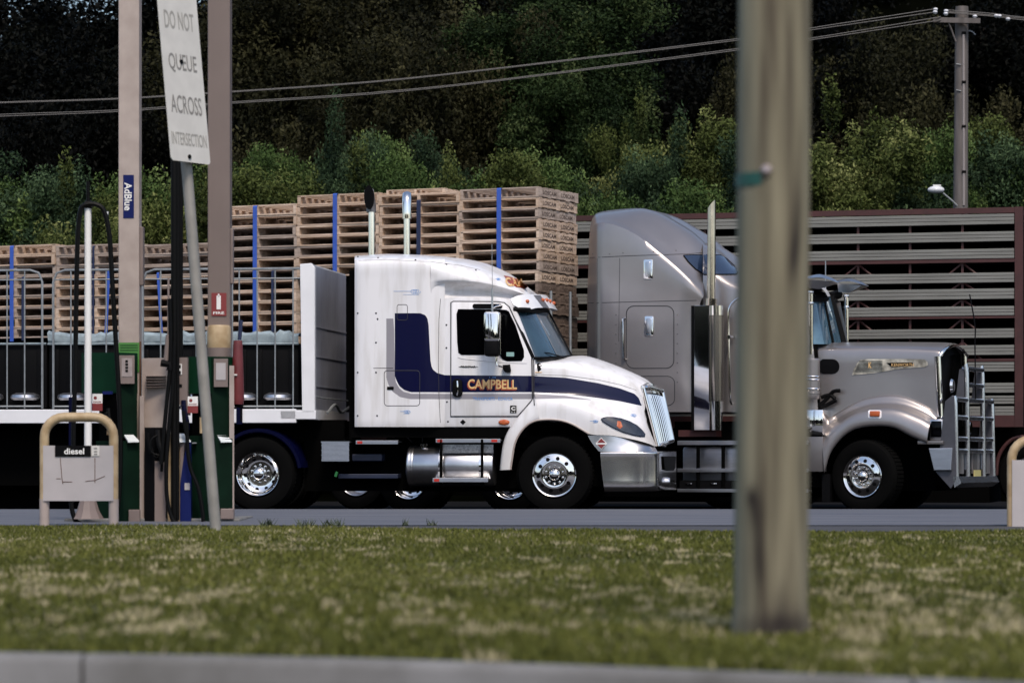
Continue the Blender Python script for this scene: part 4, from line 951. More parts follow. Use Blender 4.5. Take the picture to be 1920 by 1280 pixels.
# sleeper details
mb = MB(); S.seam(mb, stt, [(1106, 483), (1140, 481.5), (1180, 479.5), (1230, 478), (1262, 477), (1290, 476), (1316, 474)], .005)
S.seam(mb, stt, [(1102, 568), (1140, 567), (1200, 565.5), (1260, 564), (1306, 563)], .005); S.seam(mb, stt, rr(1174.5, 573.5, 1263.5, 690, 14), .007, closed=True); S.seam(mb, stt, rr(1178, 705, 1265, 760, 13), .006, closed=True)
S.seam(mb, stt, [(1162, 484), (1161, 560), (1160, 640)], .0035); S.seam(mb, stt, [(1120, 484), (1119, 640), (1119, 770)], .003)
mb.build('panel_gap', M['seam'], slp, smooth=0)
mb = MB()
for px, py in [(1112, 476), (1143, 476), (1168, 474), (1225, 472), (1267, 470), (1315, 468)] + [(1155, 590 + 18 * k) for k in range(6)] + [(1270, 590 + 18 * k) for k in range(8)]:
    mb = MB(); p = S.hit(stt, px, py, .002); mb.lathe([(0, p.y - .006), (.008, p.y - .004), (.011, p.y + .003)], c=(p.x, 0, p.z), n=8); mb.build('rivet', M['silver_dark'], slp)
for q in ((1207, 486.5, 1224.5, 524), (1208.5, 592.5, 1226, 630)):
    mb = MB(); p = S.pts(rr(*q, 3), 0); mb.poly(p, -.014, .004, bev=.006); lt = mb.build('latch', M['chrome'], slp)
    mb = MB(); mb.poly(S.pts(rr(q[0] + 3.5, q[1] + 4, q[2] - 4, q[3] - 5, 3), 0), -.024, -.012, bev=.005); mb.build('latch_handle', M['chrome_dull'], lt)
mb = MB(); a, b = S.L(1167, 598, -.05), S.L(1169, 672, -.05); mb.tube([S.L(1172, 596, 0), a, b, S.L(1174, 674, 0)], .018, n=8); mb.build('grab_handle', M['chrome'], slp)
mb = MB(); S.decal(mb, stt, [(1281.5, 479.5), (1300, 478.5), (1350, 479), (1362, 486), (1376, 499), (1383, 512), (1380, 515), (1320, 515), (1304, 505), (1290, 491)], .012, cut=6); sw = mb.build('sky_window', M['glass_sky'], slp, smooth=50)
mb = MB(); S.seam(mb, stt, [(1281.5, 479.5), (1300, 478.5), (1350, 479), (1362, 486), (1376, 499), (1383, 512), (1380, 515), (1320, 515), (1304, 505), (1290, 491)], .009, closed=True, off=.008); mb.build('window_seal', M['black'], sw)
# recess and stainless panel in front of the muffler
mb = MB(); a, b = S.L(1296, 573, -.03), S.L(1332, 806, -.03); mb.box(a.x, a.x + .04, -.03, .2, b.z, a.z); mb.box(a.x, b.x + .1, .03, .2, b.z, a.z); mb.build('muffler_back', M['black'], cabS, smooth=0)
mb = MB(); mb.box(a.x + .045, b.x + .16, -.035, .02, b.z, a.z, bev=.003); mb.build('stainless_panel', mat('mirror_stainless', (.62, .61, .62), .05, 1.0), cabS, smooth=0)
mb = MB(); b, t = S.L(1343, 806, -.14), S.L(1343, 573, -.14); mb.tube([b, t], .098, n=28); muf = mb.build('muffler', M['chrome'], st2, smooth=60)
M['perf'] = mat('perforated_shield', (.40, .35, .31), .17, 1.0)
mb = MB(); a, b = S.L(1343, 752, -.14), S.L(1343, 591, -.14); mb.tube([a, b], .106, n=28); sh = mb.build('heat_shield', M['perf'], muf, smooth=60)
mb = MB(); hgt = b.z - a.z; nrow = 58
for j in range(nrow):
    z = a.z + hgt * (j + .5) / nrow
    for k in range(15):
        an = R(180 + (k + (.5 if j % 2 else 0)) * 12.0); cc = Vector((b.x + .1066 * math.cos(an), b.y + .1066 * math.sin(an), z)); tx = Vector((-math.sin(an), math.cos(an), 0)) * .0062; tz = Vector((0, 0, .0085))
        mb.face([mb.bm.verts.new(cc - tz), mb.bm.verts.new(cc + tx), mb.bm.verts.new(cc + tz), mb.bm.verts.new(cc - tx)])
mb.build('shield_perforation', M['black'], sh, smooth=0)
mb = MB(); mb.tube([S.L(1333.5, 573, -.13), S.L(1334, 560, -.13)], .085, n=20); mb.tube([S.L(1333.5, 566, -.13), S.L(1334.5, 384, -.13)], .060, n=24, cap=False)
for v in mb.bm.verts:
    if v.co.z > S.L(1334, 390, -.13).z: v.co.z += (v.co.x - S.L(1334.5, 384, -.13).x) * 1.2
mb.build('exhaust_stack', mat('browned_chrome', (.60, .54, .48), .1, 1.0, var=.3, scale=3), st2, smooth=60)
mb = MB(); mb.tube([S.L(1392, 556, .02), S.L(1378, 563, .0), S.L(1368, 576, -.02), S.L(1366, 600, -.02), S.L(1368, 700, -.02), S.L(1370, 752, .0), S.L(1376, 757, .1)], .017, n=8, sm=3)
mb.lathe([(.0, -.05), (.03, -.05), (.03, .1)], c=(S.L(1368, 632, 0).x, 0, S.L(1368, 632, 0).z), n=10); mb.build('grab_rail', M['chrome'], cabS)
# steps and tank below the sleeper
a, b = S.L(1276, 836, .02), S.L(1470, 915, .02); mb = MB(); mb.box(a.x, b.x, .08, .6, b.z, a.z, bev=.05); tk = mb.build('fuel_tank', M['brushed'], st2)
for ya, yb in ((826, 833.5), (878, 885), (916, 923)):
    a, b = S.L(1270, ya, -.04), S.L(1515, yb, -.04); mb = MB(); mb.box(a.x, b.x, -.04, -.015, b.z, a.z, bev=.003); mb.box(a.x, b.x, -.015, .14, a.z - .03, a.z - .008); mb.build('step', M['brushed'], tk, smooth=0)
mb = MB()
for px in (1309, 1356, 1420): a, b = S.L(px, 833, .0), S.L(px, 920, .0); mb.tube([a, b], .028, n=8)
mb.build('step_hanger', M['chassis'], tk)
mb = MB(); a, b = S.L(1275, 900, .02), S.L(1470, 915, .02); mb.box(a.x, b.x, -.0, .03, b.z, a.z); mb.build('lower_skirt', M['black'], tk, smooth=0)
mb = MB()
for px in (1291, 1338): p = S.L(px, 907, -.01); mb.box(p.x - .045, p.x + .045, -.012, .0, p.z - .012, p.z + .014, bev=.004)
mb.build('skirt_light', M['chrome'], tk)
mb = MB(); a, b = S.L(1272, 806, .05), S.L(1342, 818, .05); mb.box(a.x, b.x, .05, .3, b.z, a.z); mb.build('red_trim', M['crate_red'], tk, smooth=0)
# air cleaner, intake, plate with number, hole in bonnet
c = S.L(1523, 700, .02); mb = MB(); zb, zt = S.L(1523, 748, .02).z, S.L(1523, 672, .02).z
H_ = zt - zb; mb.lathe([(.0, zb), (.1, zb), (.108, zb + .02), (.108, zb + .07), (.115, zb + .075), (.115, zb + .09), (.108, zb + .095), (.108, zt - .02), (.09, zt), (0, zt + .005)], c=(c.x, .02, 0), axis='Z', n=28); ac = mb.build('air_cleaner', M['silver'], st2, smooth=40)
mb = MB()
for py in (706, 712, 729): z = S.L(1523, py, .02).z; mb.lathe([(.11, z - .012), (.114, z), (.11, z + .012)], c=(c.x, .02, 0), axis='Z', n=28)
mb.build('clamp_band', M['chrome'], ac)
mb = MB(); S.decal(mb, stt, rr(1530, 673, 1574, 701, 13), .006); mb.build('bonnet_opening', M['black'], hd2, smooth=0)
mb = MB()
for q in ([(1536, 760), (1550, 748), (1562, 734), (1575, 732)], [(1540, 745), (1556, 740), (1566, 748)], [(1538, 764), (1552, 758), (1568, 750)]): mb.tube([S.L(x, y, .3) for x, y in q], .03, n=6, sm=2)
mb.build('bonnet_latch', M['black'], hd2)
a, b = S.L(1512, 768, .0), S.L(1543, 815, .0); mb = MB(); mb.box(a.x, b.x, .0, .5, b.z, a.z, bev=.01); bt = mb.build('step_box', M['chrome'], st2)
mb = MB(); p = S.L(1528, 791, -.004); text_flat(mb, 'T904', Matrix.Translation(p) @ Matrix.Rotation(R(90), 4, 'X'), .20, .06, .03); mb.build('model_number', M['black'], bt, smooth=0)
a, b = S.L(1512, 818, .02), S.L(1543, 884, .02); mb = MB(); mb.box(a.x, b.x, .02, .6, b.z, a.z, bev=.01); mb.build('battery_box', M['silver_dark'], st2)
mb = MB(); a, b = S.L(1541, 888, .1), S.L(1556, 940, .1); mb.box(a.x, b.x, .1, .7, b.z, a.z); mb.build('mud_flap', M['black'], st2, smooth=0)
# intake snorkels with their caps
for px, w, ytop, capx in ((1520, .12, 545, 1512), (1587, 2.2, 552, 1568)):
    mb = MB(); mb.tube([S.L(px, 664, w), S.L(px, ytop, w)], .036, n=14)
    for yy in (ytop + 3, ytop + 24): p = S.L(px, yy, w); mb.lathe([(.04, p.z - .02), (.048, p.z), (.04, p.z + .02)], c=(p.x, w, 0), axis='Z', n=14)
    sn = mb.build('intake_snorkel', M['chrome'], st2, smooth=50)
    mb = MB(); k = capx; rows = [[(k + 2, 522 + (ytop - 545), w - .14), (k + 25, 520 + (ytop - 545), w - .2), (k + 48, 526 + (ytop - 545), w - .1), (k + 60, 530 + (ytop - 545), w)],
                                 [(k + 2, 518 + (ytop - 545), w), (k + 25, 514 + (ytop - 545), w), (k + 48, 521 + (ytop - 545), w), (k + 61, 529 + (ytop - 545), w + .05)],
                                 [(k + 4, 522 + (ytop - 545), w + .14), (k + 27, 519 + (ytop - 545), w + .2), (k + 50, 526 + (ytop - 545), w + .12), (k + 60, 530 + (ytop - 545), w + .1)]]
    S.net(mb, rows, 4, 3); top = [S.L(k + 2, 524 + (ytop - 545), w - .14), S.L(k + 48, 528 + (ytop - 545), w - .1), S.L(k + 60, 531 + (ytop - 545), w + .05), S.L(k + 50, 528 + (ytop - 545), w + .12), S.L(k + 4, 524 + (ytop - 545), w + .14)]
    bot = [S.L(k + 4, 540 + (ytop - 545), w - .08), S.L(k + 24, 542 + (ytop - 545), w - .08), S.L(k + 34, 536 + (ytop - 545), w), S.L(k + 24, 542 + (ytop - 545), w + .08), S.L(k + 4, 540 + (ytop - 545), w + .08)]
    mb.prism(bot, top); mb.build('rain_cap', M['chrome_dull'], sn, smooth=40)
mb = MB(); rows = [[(1518, 540, .3), (1530, 536, .3), (1545, 545, .35), (1552, 556, .4)], [(1520, 538, CS), (1534, 534, CS), (1550, 543, CS), (1557, 555, CS)], [(1520, 540, 2.1), (1534, 538, 2.1), (1549, 547, 2.1), (1555, 557, 2.1)]]
S.net(mb, rows, 5, 3); mb.build('sun_visor', M['white'], cabS, smooth=50)
mb = MB(); rows = [[(1509, 556, .3), (1522, 645, .3)], [(1530, 556, .5), (1546, 645, .5)], [(1549, 556, CS), (1567, 645, CS)], [(1558, 556, 1.8), (1580, 645, 1.8)], [(1560, 556, 2.14), (1584, 645, 2.14)]]
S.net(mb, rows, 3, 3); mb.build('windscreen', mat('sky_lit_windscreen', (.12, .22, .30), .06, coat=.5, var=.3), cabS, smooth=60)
mb = MB(); mb.tube([S.L(1544, 556, .95), S.L(1562, 642, .95)], .02, n=6); mb.tube([S.L(1558, 556, 1.75), S.L(1581, 642, 1.75)], .05, n=6); mb.tube([S.L(1512, 557, .15), S.L(1545, 560, .6), S.L(1550, 560, 2.0)], .05, n=8)
mb.tube([S.L(1556, 556, 2.1), S.L(1572, 552, 2.4)], .07, n=8); mb.tube([S.L(1556, 575, 2.2), S.L(1582, 578, 2.5)], .03, n=6); mb.build('screen_pillar', M['black'], cabS)
mb = MB(); a, b = S.L(1572, 580, 2.5), S.L(1583, 640, 2.5); mb.box(a.x, b.x, 2.45, 2.6, b.z, a.z, bev=.02); mb.build('far_mirror', M['black'], cabS)
mb = MB(); mb.tube([S.L(1548, 560, 1.6), S.L(1548, 489, 1.6)], .009, n=5); mb.build('aerial', M['chrome_dull'], cabS)
# bonnet side badge
mb = MB(); pts = [(1598, 703), (1601, 692), (1608, 680), (1614, 674.5), (1625, 673), (1700, 673), (1733, 673.5), (1739, 678), (1740, 684), (1735, 688), (1715, 689), (1680, 692), (1655, 697), (1625, 701)]
S.decal(mb, stt, pts, .010, cut=8); vb = mb.build('side_vent', mat('gold_reflection_stainless', (.85, .76, .62), .3, .55, var=.75, scale=9), hd2, smooth=0)  # gold and white reflections are put into the vent colour
mb = MB()
for k in range(9): y = 677 + k * 2.4; xl = 1612 - (y - 676) * .42; S.seam(mb, stt, [(xl, y), (1655, y)], .0035, off=.014, step=12)
S.decal(mb, stt, [(1662, 680), (1712, 679), (1712, 686), (1672, 688)], .014)
mb.build('vent_slot', M['black'], vb, smooth=0)
mb = MB(); S.text(mb, stt, 'KENWORTH', 1672, 681, 1714, 687, .018); S.text(mb, stt, 'K', 1629, 679, 1635, 690, .018, bold=.04); mb.build('vent_lettering', M['gold'], vb, smooth=0)
mb = MB(); S.decal(mb, stt, rr(1628, 769, 1653, 784, 3), .006); ml = mb.build('marker_surround', M['white'], hd2, smooth=0)
mb = MB(); q = S.hit(stt, 1641, 776, .01); mb.box(q.x - .07, q.x + .07, q.y - .035, q.y + .02, q.z - .035, q.z + .04, bev=.01); mb.build('marker_light', M['orange'], ml)
# radiator shell and front
mb = MB(); TL = [S.L(1762, 668, .44), S.L(1771, 656, .55), S.L(1788, 647, CS), S.L(1803, 655, 1.9), S.L(1808, 664, 2.0)]; BL = [S.L(1768, 826, .44), S.L(1776, 826, .6), S.L(1790, 824, CS), S.L(1806, 822, 1.9), S.L(1812, 822, 2.0)]
mb.grid([[p + Vector((-.06, 0, 0)) for p in TL], [p + Vector((-.06, 0, 0)) for p in BL]]); rad = mb.build('radiator_grille', M['black'], hd2)
mb = MB(); mb.tube([TL[0] + Vector((-.03, 0, 0)), BL[0] + Vector((-.03, 0, 0))], .05, n=10); mb.tube(TL, .03, n=8, sm=3); mb.tube([TL[-1], BL[-1]], .04, n=8)
mb.build('radiator_surround', M['chrome'], rad, smooth=60)
mb = MB()
for k in range(18):
    t = k / 17; p = lerp3(TL[0], TL[-1], .06 + .88 * t); q = lerp3(BL[0], BL[-1], .06 + .88 * t); mb.tube([p + Vector((-.04, 0, 0)), q + Vector((-.04, 0, 0))], .008, n=5)
mb.build('grille_bar', M['chassis'], rad)
mb = MB(); a, b = S.L(1742, 785, .1), S.L(1768, 826, .1); mb.box(a.x, b.x, .1, .5, b.z, a.z, bev=.03); hl2 = mb.build('headlight', M['chrome_dull'], hd2)
mb = MB(); mb.box(a.x + .03, b.x - .02, .085, .12, b.z + .05, a.z - .03, bev=.01); mb.box(b.x - .02, b.x + .015, .14, .46, b.z + .04, a.z - .03, bev=.01); mb.build('lens', M['glass'], hl2)
mb = MB(); a = S.L(1720, 826, .02); mb.box(a.x, S.XZ(1768, 830, .02)[0], .02, .5, a.z - .05, a.z, bev=.01); mb.build('headlight_bracket', M['silver_dark'], hl2)
mb = MB(); mb.poly(S.pts([(1741, 840), (1786, 839.5), (1783, 881), (1751, 881.5)], .02), .02, .10, bev=.008); xq = S.XZ(1778, 860, .1)[0]; mb.box(xq - .05, xq + .05, .1, 2.34, S.L(1780, 880, .1).z, S.L(1780, 840, .1).z); bm2 = mb.build('bumper', M['brushed'], st2, smooth=0)
# bull bar
xf = S.XZ(1790, 800, .10)[0]
bb = MB()
def B(w, py, dx=0.0): p = S.L(1790, py, .10); return Vector((xf + dx, w, p.z))
for w, yt, yb in ((.12, 748, 905), (.78, 689, 905), (1.72, 689, 905), (2.32, 748, 905)): bb.tube([B(w, yt, -.03), B(w, yt + 8, .0), B(w, yb, .02)], .037, n=10, sm=2)
for w0, w1, y in ((.78, 1.72, 688), (.78, 1.72, 719), (.12, 2.32, 748), (.12, 2.32, 782), (.12, 2.32, 822), (.12, 2.32, 845)): bb.tube([B(w0, y), B(w1, y)], .036, n=10)
M['bar'] = mat('polished_bar_alloy', (.66, .66, .68), .22, .95, var=.15)
bar = bb.build('bull_bar', M['bar'], st2, smooth=60)
bb = MB(); bb.prism([B(.08, 914, .0), B(2.36, 914, .0), B(2.36, 905, .10), B(.08, 905, .10)], [B(.08, 893, -.02), B(2.36, 893, -.02), B(2.36, 893, .06), B(.08, 893, .06)]); bb.build('bottom_channel', M['bar'], bar, smooth=0)
M['wing'] = mat('dark_alloy_plate', (.10, .10, .115), .5, .6, var=.2)
for w in (.10, 2.30):
    bb = MB(); z = lambda y: B(0, y).z
    bb.poly([(xf, z(743)), (xf - .03, z(741)), (xf - .13, z(752)), (xf - .20, z(835)), (xf - .26, z(885)), (xf - .05, z(916)), (xf + .03, z(900))], w - .02, w + .03, bev=.006); bb.build('wing_plate', M['wing'], bar, smooth=0)
for w in (.78, 1.70): bb = MB(); bb.poly([(xf, B(0, 686).z), (xf - .10, B(0, 690).z), (xf - .15, B(0, 745).z), (xf - .02, B(0, 750).z)], w - .02, w + .02, bev=.005); bb.build('hoop_plate', M['wing'], bar, smooth=0)
bb = MB()
for w0, w1 in ((.2, .68), (1.2, 1.62), (1.8, 2.25)): bb.box(xf - .03, xf - .01, w0, w1, B(0, 888).z, B(0, 848).z)
bb.build('lower_panel', M['silver'], bar, smooth=0)
bb = MB(); bb.box(xf + .045, xf + .055, 1.02, 1.42, B(0, 899).z, B(0, 881).z); bb.build('number_plate', M['plate'], bar, smooth=0)
bb = MB(); bb.lathe([(0, xf + .02), (.08, xf + .015), (.1, xf - .02)], c=(0, 1.0, B(0, 800).z), axis='X', n=18); bb.build('driving_light', M['chrome'], bar); bb = MB(); bb.lathe([(0, xf - .1), (.08, xf - .1), (.1, xf - .13)], c=(0, .45, B(0, 722).z), axis='X', n=18); bb.build('driving_light', M['chrome'], bar)
bb = MB(); bb.tube([B(1.2, 745, .03), S.L(1828, 650, 1.2), S.L(1828, 610, 1.2), S.L(1818, 552, 1.2)], .010, n=5, sm=4); bb.build('whip_aerial', M['black'], bar)
wheel(st2, 'steer_wheel', *(lambda c: (c.x, c.z))(S.L(1617, 892.5, .05)), .06, 'steer', yaw=-12)
wo = wheel(st2, 'steer_wheel', S.L(1617, 892.5, .05).x, S.L(1617, 892.5, .05).z, 2.35, 'steer'); wo.rotation_euler = (0, 0, math.pi + R(-12))
for px in (957, 767):
    c = S.L(px, 894, .05); wheel(st2, 'drive_wheel', c.x, c.z - .03, .04, 'drive')

# ------------------------------------------------------------------ PALLET TRAILER AND PALLETS
P = Frame(1010, 45.0, -.08, 26.0)
pt = E('pallet_trailer', None, P.o, (0, 0, -P.th), 'dark flat deck trailer carrying the pallet stacks behind the silver truck', 'trailer')
z_deck = 1.35
mb = MB(); mb.box(-12.5, .1, 0, 2.4, z_deck - .15, z_deck); mb.build('deck', M['crate_red'], pt, smooth=0)
mb = MB(); mb.box(-12.5, -.2, .6, 1.8, .8, z_deck - .15); mb.build('chassis', M['chassis'], pt, smooth=0)
for px in (668,): c = P.L(px, 895, .05); wheel(pt, 'trailer_wheel', c.x, .505, .05, 'drive', dirty=True)
c = P.L(668, 895, .05); wheel(pt, 'trailer_wheel', c.x - 1.35, .505, .05, 'drive', dirty=True)
PS, PH = 1.19, .1545
def pallet_mesh(seed, m, stamp):
    g = random.Random(seed); mb = MB()
    mb.box(PS / 2 - .022, PS / 2 + .022, .0, PS, .02, .127)
    for x in (-.007, PS - .038): mb.box(x, x + .045, .0, PS, .012, .139)
    n = 7
    for k in range(n):
        y = k * (PS - .10) / (n - 1); j = g.uniform(-.008, .008); mb.box(-.004 + j, PS + .004 + j, y, y + .10, .127, .149 + g.uniform(-.002, .001))
    for k in range(5):
        y = k * (PS - .10) / 4; j = g.uniform(-.008, .008); mb.box(-.004 + j, PS + .004 + j, y, y + .10, .0, .02)
    o = mb.build('boards', m, smooth=0); COL.objects.unlink(o); s = None
    if stamp:
        mb = MB(); mt = Matrix.Translation((PS + .009, PS * .27, .075)) @ Matrix.Rotation(R(90), 4, 'Z') @ Matrix.Rotation(R(90), 4, 'X'); text_flat(mb, 'LOSCAM', mt, .40, .062, .03); s1 = mb.build('stencil', M['stamp'], smooth=0); COL.objects.unlink(s1); mb = MB()
        mt = Matrix.Translation((PS + .009, PS * .73, .075)) @ Matrix.Rotation(R(90), 4, 'Z') @ Matrix.Rotation(R(90), 4, 'X'); text_flat(mb, 'LOSCAM', mt, .40, .062, .03)
        s2 = mb.build('stencil', M['stamp'], smooth=0); COL.objects.unlink(s2); s = (s1, s2)
    return o, s
variants = [pallet_mesh(i, m, True) for i, m in enumerate((M['wood'], M['wood_b'], M['wood_c'], M['wood'], M['wood_d']))]
ordn = ['topmost', 'second', 'third', 'fourth', 'fifth', 'sixth', 'seventh', 'eighth', 'ninth', 'tenth', 'eleventh', 'twelfth', 'thirteenth', 'fourteenth', 'fifteenth', 'sixteenth']
stacks = [  # left px of stack, top py, rows, name
 (862, 355, 15, 'tallest stack with stencilled ends'), (710, 366, 8, 'stack behind the white tipped exhaust'), (556, 366, 8, 'stack behind the black topped exhaust'),
 (408, 387, 15, 'stack just right of the right canopy column'), (256, 459, 9, 'stack between the two canopy columns'), (104, 460, 9, 'stack behind the white hose mast'), (-46, 462, 9, 'leftmost stack')]
lspt = []
ypos = .0
for si, (px, pyt, n, nm) in enumerate(stacks):
    base = P.L(px, pyt, 0.0); x0 = base.x
    pw = ((0.0 if si == 0 else P.XZ(stacks[si - 1][0], pyt)[0]) - x0) * .988; px_s = pw / PS
    zt = base.z; g = random.Random(si * 5 + 1)
    for k in range(n):
        v = variants[(g.randrange(4))] if not (si == 0 and k > 8) else variants[4]  # lower rows of the tall stack carry their shade in the timber colour
        z = zt - (k + 1) * PH * (1.0 if si < 3 else 1.06)
        jx, jy = g.uniform(-.012, .012), g.uniform(-.015, .012)
        e = v[0].copy(); e.name = 'timber_pallet'; COL.objects.link(e)
        e.location = P.M @ Vector((x0 + jx, jy + .02, z)); e.rotation_euler = (0, 0, -P.th + g.uniform(-.012, .012)); e.scale = (px_s, 1.13, 1.0 if si < 3 else 1.06)
        tag(e, f'{ordn[k]} pallet down in the {nm}' if k else f'topmost pallet of the {nm}', 'pallet', 'timber pallets stacked on the trailer')
        for src in (v[1] if si == 0 else ()): o = src.copy(); COL.objects.link(o); o.parent = e
    lspt.append((x0, zt, z))
# loads under the visible pallets
mb = MB()
for (x0, zt, zlow) in lspt:
    if zlow > z_deck + .05: mb.box(x0 + .05, x0 + PS + .02, .1, 1.15, z_deck, zlow - .0)
mb.build('stillage', M['chassis'], pt, smooth=0)
# one odd pallet lying crosswise on the exhaust stacks
zt = lspt[1][1]
e = variants[2][0].copy(); e.name = 'timber_pallet'; COL.objects.link(e); e.location = P.M @ Vector((P.XZ(722, 362)[0], .05, zt)); e.rotation_euler = (0, 0, -P.th + .03)
tag(e, 'lone pallet lying on top of the stack behind the exhausts', 'pallet', 'timber pallets stacked on the trailer')
e.scale = (.8, 1, .5)
# low dark gate at the foot of the tallest stack
mb = MB()
for px in (1016, 1038, 1068): mb.tube([P.L(px, 545, -.0) + Vector((.10, 0.1 + (px - 1016) * .012, 0)), P.L(px, 690, -.0) + Vector((.10, .1 + (px - 1016) * .012, 0))], .022, n=6)
mb.build('end_gate', M['galv'], pt)
mb = MB(); zz = lspt[0][2]
# webbing straps
def strap(px, pyt, pyb, m, lab, wpx=9.5, px2=None, over=True):
    a, b = P.L(px, pyt, -.025), P.L(px if px2 is None else px2, pyb, -.03); hw = wpx / 2 / 129
    mb = MB(); path = [b, lerp3(b, a, .5) + Vector((0, -.004, 0)), a + Vector((0, 0, -.01)), a + Vector((0, .01, .012))]
    if over: path += [a + Vector((0, .5, .02)), a + Vector((0, 1.15, .012)), a + Vector((0, 1.2, -.3))]
    mb.grid([[p + Vector((-hw, 0, 0)) for p in path], [p + Vector((hw, 0, 0)) for p in path]])
    bmesh.ops.solidify(mb.bm, geom=list(mb.bm.faces), thickness=.004)
    o = mb.build('strap', M[m], smooth=0); o.matrix_world = P.M; tag(o, lab, 'strap', 'webbing straps over the pallets')
strap(935.5, 354, 560, 'strap', 'bright blue strap down the tallest pallet stack'); strap(628, 364, 640, 'strap', 'bright blue strap left of the black topped exhaust')
strap(478, 387, 640, 'strap', 'bright blue strap right of the right canopy column'); strap(22, 462, 640, 'strap', 'bright blue strap at the left edge')
strap(785, 376, 560, 'strap_navy', 'navy strap beside the white tipped exhaust', 9); strap(43, 520, 638, 'strap_navy', 'short navy strap near the left edge', 7, over=False)
strap(511, 508, 636, 'strap_navy', 'thin navy strap behind the gate beside the headboard', 6, over=False); strap(204, 508, 665, 'strap', 'slanted blue strap behind the hose mast', 7, px2=197, over=False)
strap(296, 512, 636, 'strap', 'slanted blue strap between the canopy columns', 6, px2=304, over=False); strap(175, 462, 640, 'strap_navy', 'navy strap behind the white hose mast', 5)
mb.bm.free()

# ------------------------------------------------------------------ STOCK CRATE TRAILER
K = Frame(1905, 46.5, -.08, 14.0)
kt = E('stock_trailer', None, K.o, (0, 0, -K.th), 'long livestock crate trailer with grey slats and oxide red frame behind the silver truck', 'trailer')
xl = K.XZ(1040, 500)[0]; xr = K.XZ(1903, 500)[0]
def kz(py): return K.L(1903, py, 0).z
mb = MB()
for t, bt_ in ((388.5, 399), (485, 491), (592, 596), (672, 677), (778, 800)): mb.box(xl, xr + .1, -.02, .06, kz(bt_), kz(t)); mb.box(xl, xr + .1, 2.34, 2.42, kz(bt_), kz(t))
mb.box(xr, xr + .12, -.03, .1, kz(800), kz(388)); mb.box(xr, xr + .12, 2.3, 2.43, kz(800), kz(388)); mb.box(xr + .02, xr + .1, .1, 2.3, kz(400), kz(390))
npost = 12
for k in range(npost): x = xr - (k + 1) * .79; mb.box(x - .018, x + .018, .04, .08, kz(790), kz(398)); mb.box(x - .025, x + .025, 2.32, 2.36, kz(790), kz(398))
kf = mb.build('frame', M['crate_red'], kt, smooth=0)
mb = MB()
for (ya, yb) in ((491, 511), (527, 541), (575, 560), (596, 616), (664, 640), (677, 700)):
    for k in range(5):
        mb = MB(); x = xr - .79 * (2 * k + 1) - .0; mb.tube([(x, .06, kz(min(ya, yb))), (x - .33, .06, kz(max(ya, yb) + 14))], .018, n=5); mb.tube([(x, .06, kz(min(ya, yb))), (x + .33, .06, kz(max(ya, yb) + 14))], .018, n=5); mb.build('brace', M['crate_red'], kf)
bands = [(401, 419), (434, 451), (466, 483), (511, 528), (541, 559), (574, 590), (616, 632), (647, 664), (679, 695), (718, 735), (742, 756), (762, 778)]
mb = MB()
for t, b in bands:
    t -= .8; b += 1.2; hh = (kz(t) - kz(b)) / 3
    for j in range(3):
        z1 = kz(t) - j * hh; mb.box(xl, xr - .01, -.012, .03, z1 - hh + .004, z1 - .002, bev=.004)
mb.build('slat', M['slat'], kt, smooth=0)
mb = MB()
for t, b in bands: mb.box(xl, xr - .01, 2.36, 2.40, kz(b), kz(t))
mb.build('far_slat', M['slat'], kt, smooth=0)
mb = MB()
for py in (400, 490, 595, 676, 785): mb.box(xl, xr, .06, 2.34, kz(py) - .04, kz(py))
for x in (xl, xl + (xr - xl) * .33, xl + (xr - xl) * .66, xr - .02): mb.box(x - .02, x + .02, .1, 2.3, kz(785), kz(400))
mb.box(xl, xr, 2.2, 2.24, kz(785), kz(400)); mb.build('floor', M['chassis'], kt, smooth=0)  # black inner sheet added to stand in for the crate's shaded interior
mb = MB(); mb.box(xl, xr + .1, .4, 2.0, .75, kz(800)); mb.box(xl, xr - .4, .2, 2.2, .1, .8); mb.build('chassis', M['chassis'], kt, smooth=0)
mb = MB(); c0 = K.L(1905, 880, .1); mb.tube([K.L(1868, 890, .1), K.L(1871, 860, .1), K.L(1882, 838, .1), K.L(1900, 822, .1), K.L(1920, 818, .1)], .03, n=8, sm=3); mb.build('mudguard', M['crate_red'], kt)
for px in (1935, 1480, 1360): c = K.L(px, 890, .1); wheel(kt, 'trailer_wheel', c.x, .505, .06, 'drive', dirty=True)

# ------------------------------------------------------------------ FUEL ISLAND
G = Frame(960, 33.5, 0.0, 0.0)
def zpy(py, fr=G, d=None): return fr.L(960, py, 0).z
def vpr(mb, foot, yt, yb, fr=G):
    """upright prism over a footprint of (pixel column, depth) corners"""
    zt, zb = zpy(yt, fr), zpy(yb, fr)
    c = [fr.L(px, 800, w) for px, w in foot]
    mb.prism([(p.x, p.y, zb) for p in c], [(p.x, p.y, zt) for p in c])
def fbox(mb, x0, y0, x1, y1, w0, w1, bev=0.0, fr=G):
    a, b = fr.L(x0, y0, w0), fr.L(x1, y1, w0); mb.box(a.x, b.x, w0, w1, max(b.z, 0) if y1 > 978 else b.z, a.z, bev=bev)
def gthing(name, label, cat, group=None): return E(name, None, G.o, (0, 0, 0), label, cat, group)
# kerbed island slab
mb = MB(); mb.box(G.XZ(120, 980)[0], G.XZ(450, 980)[0], .0, 1.7, -.02, .03, bev=.015); isl = mb.build('pavement', M['concrete'], None, smooth=0); isl.location = G.o; tag(isl, kind='structure')
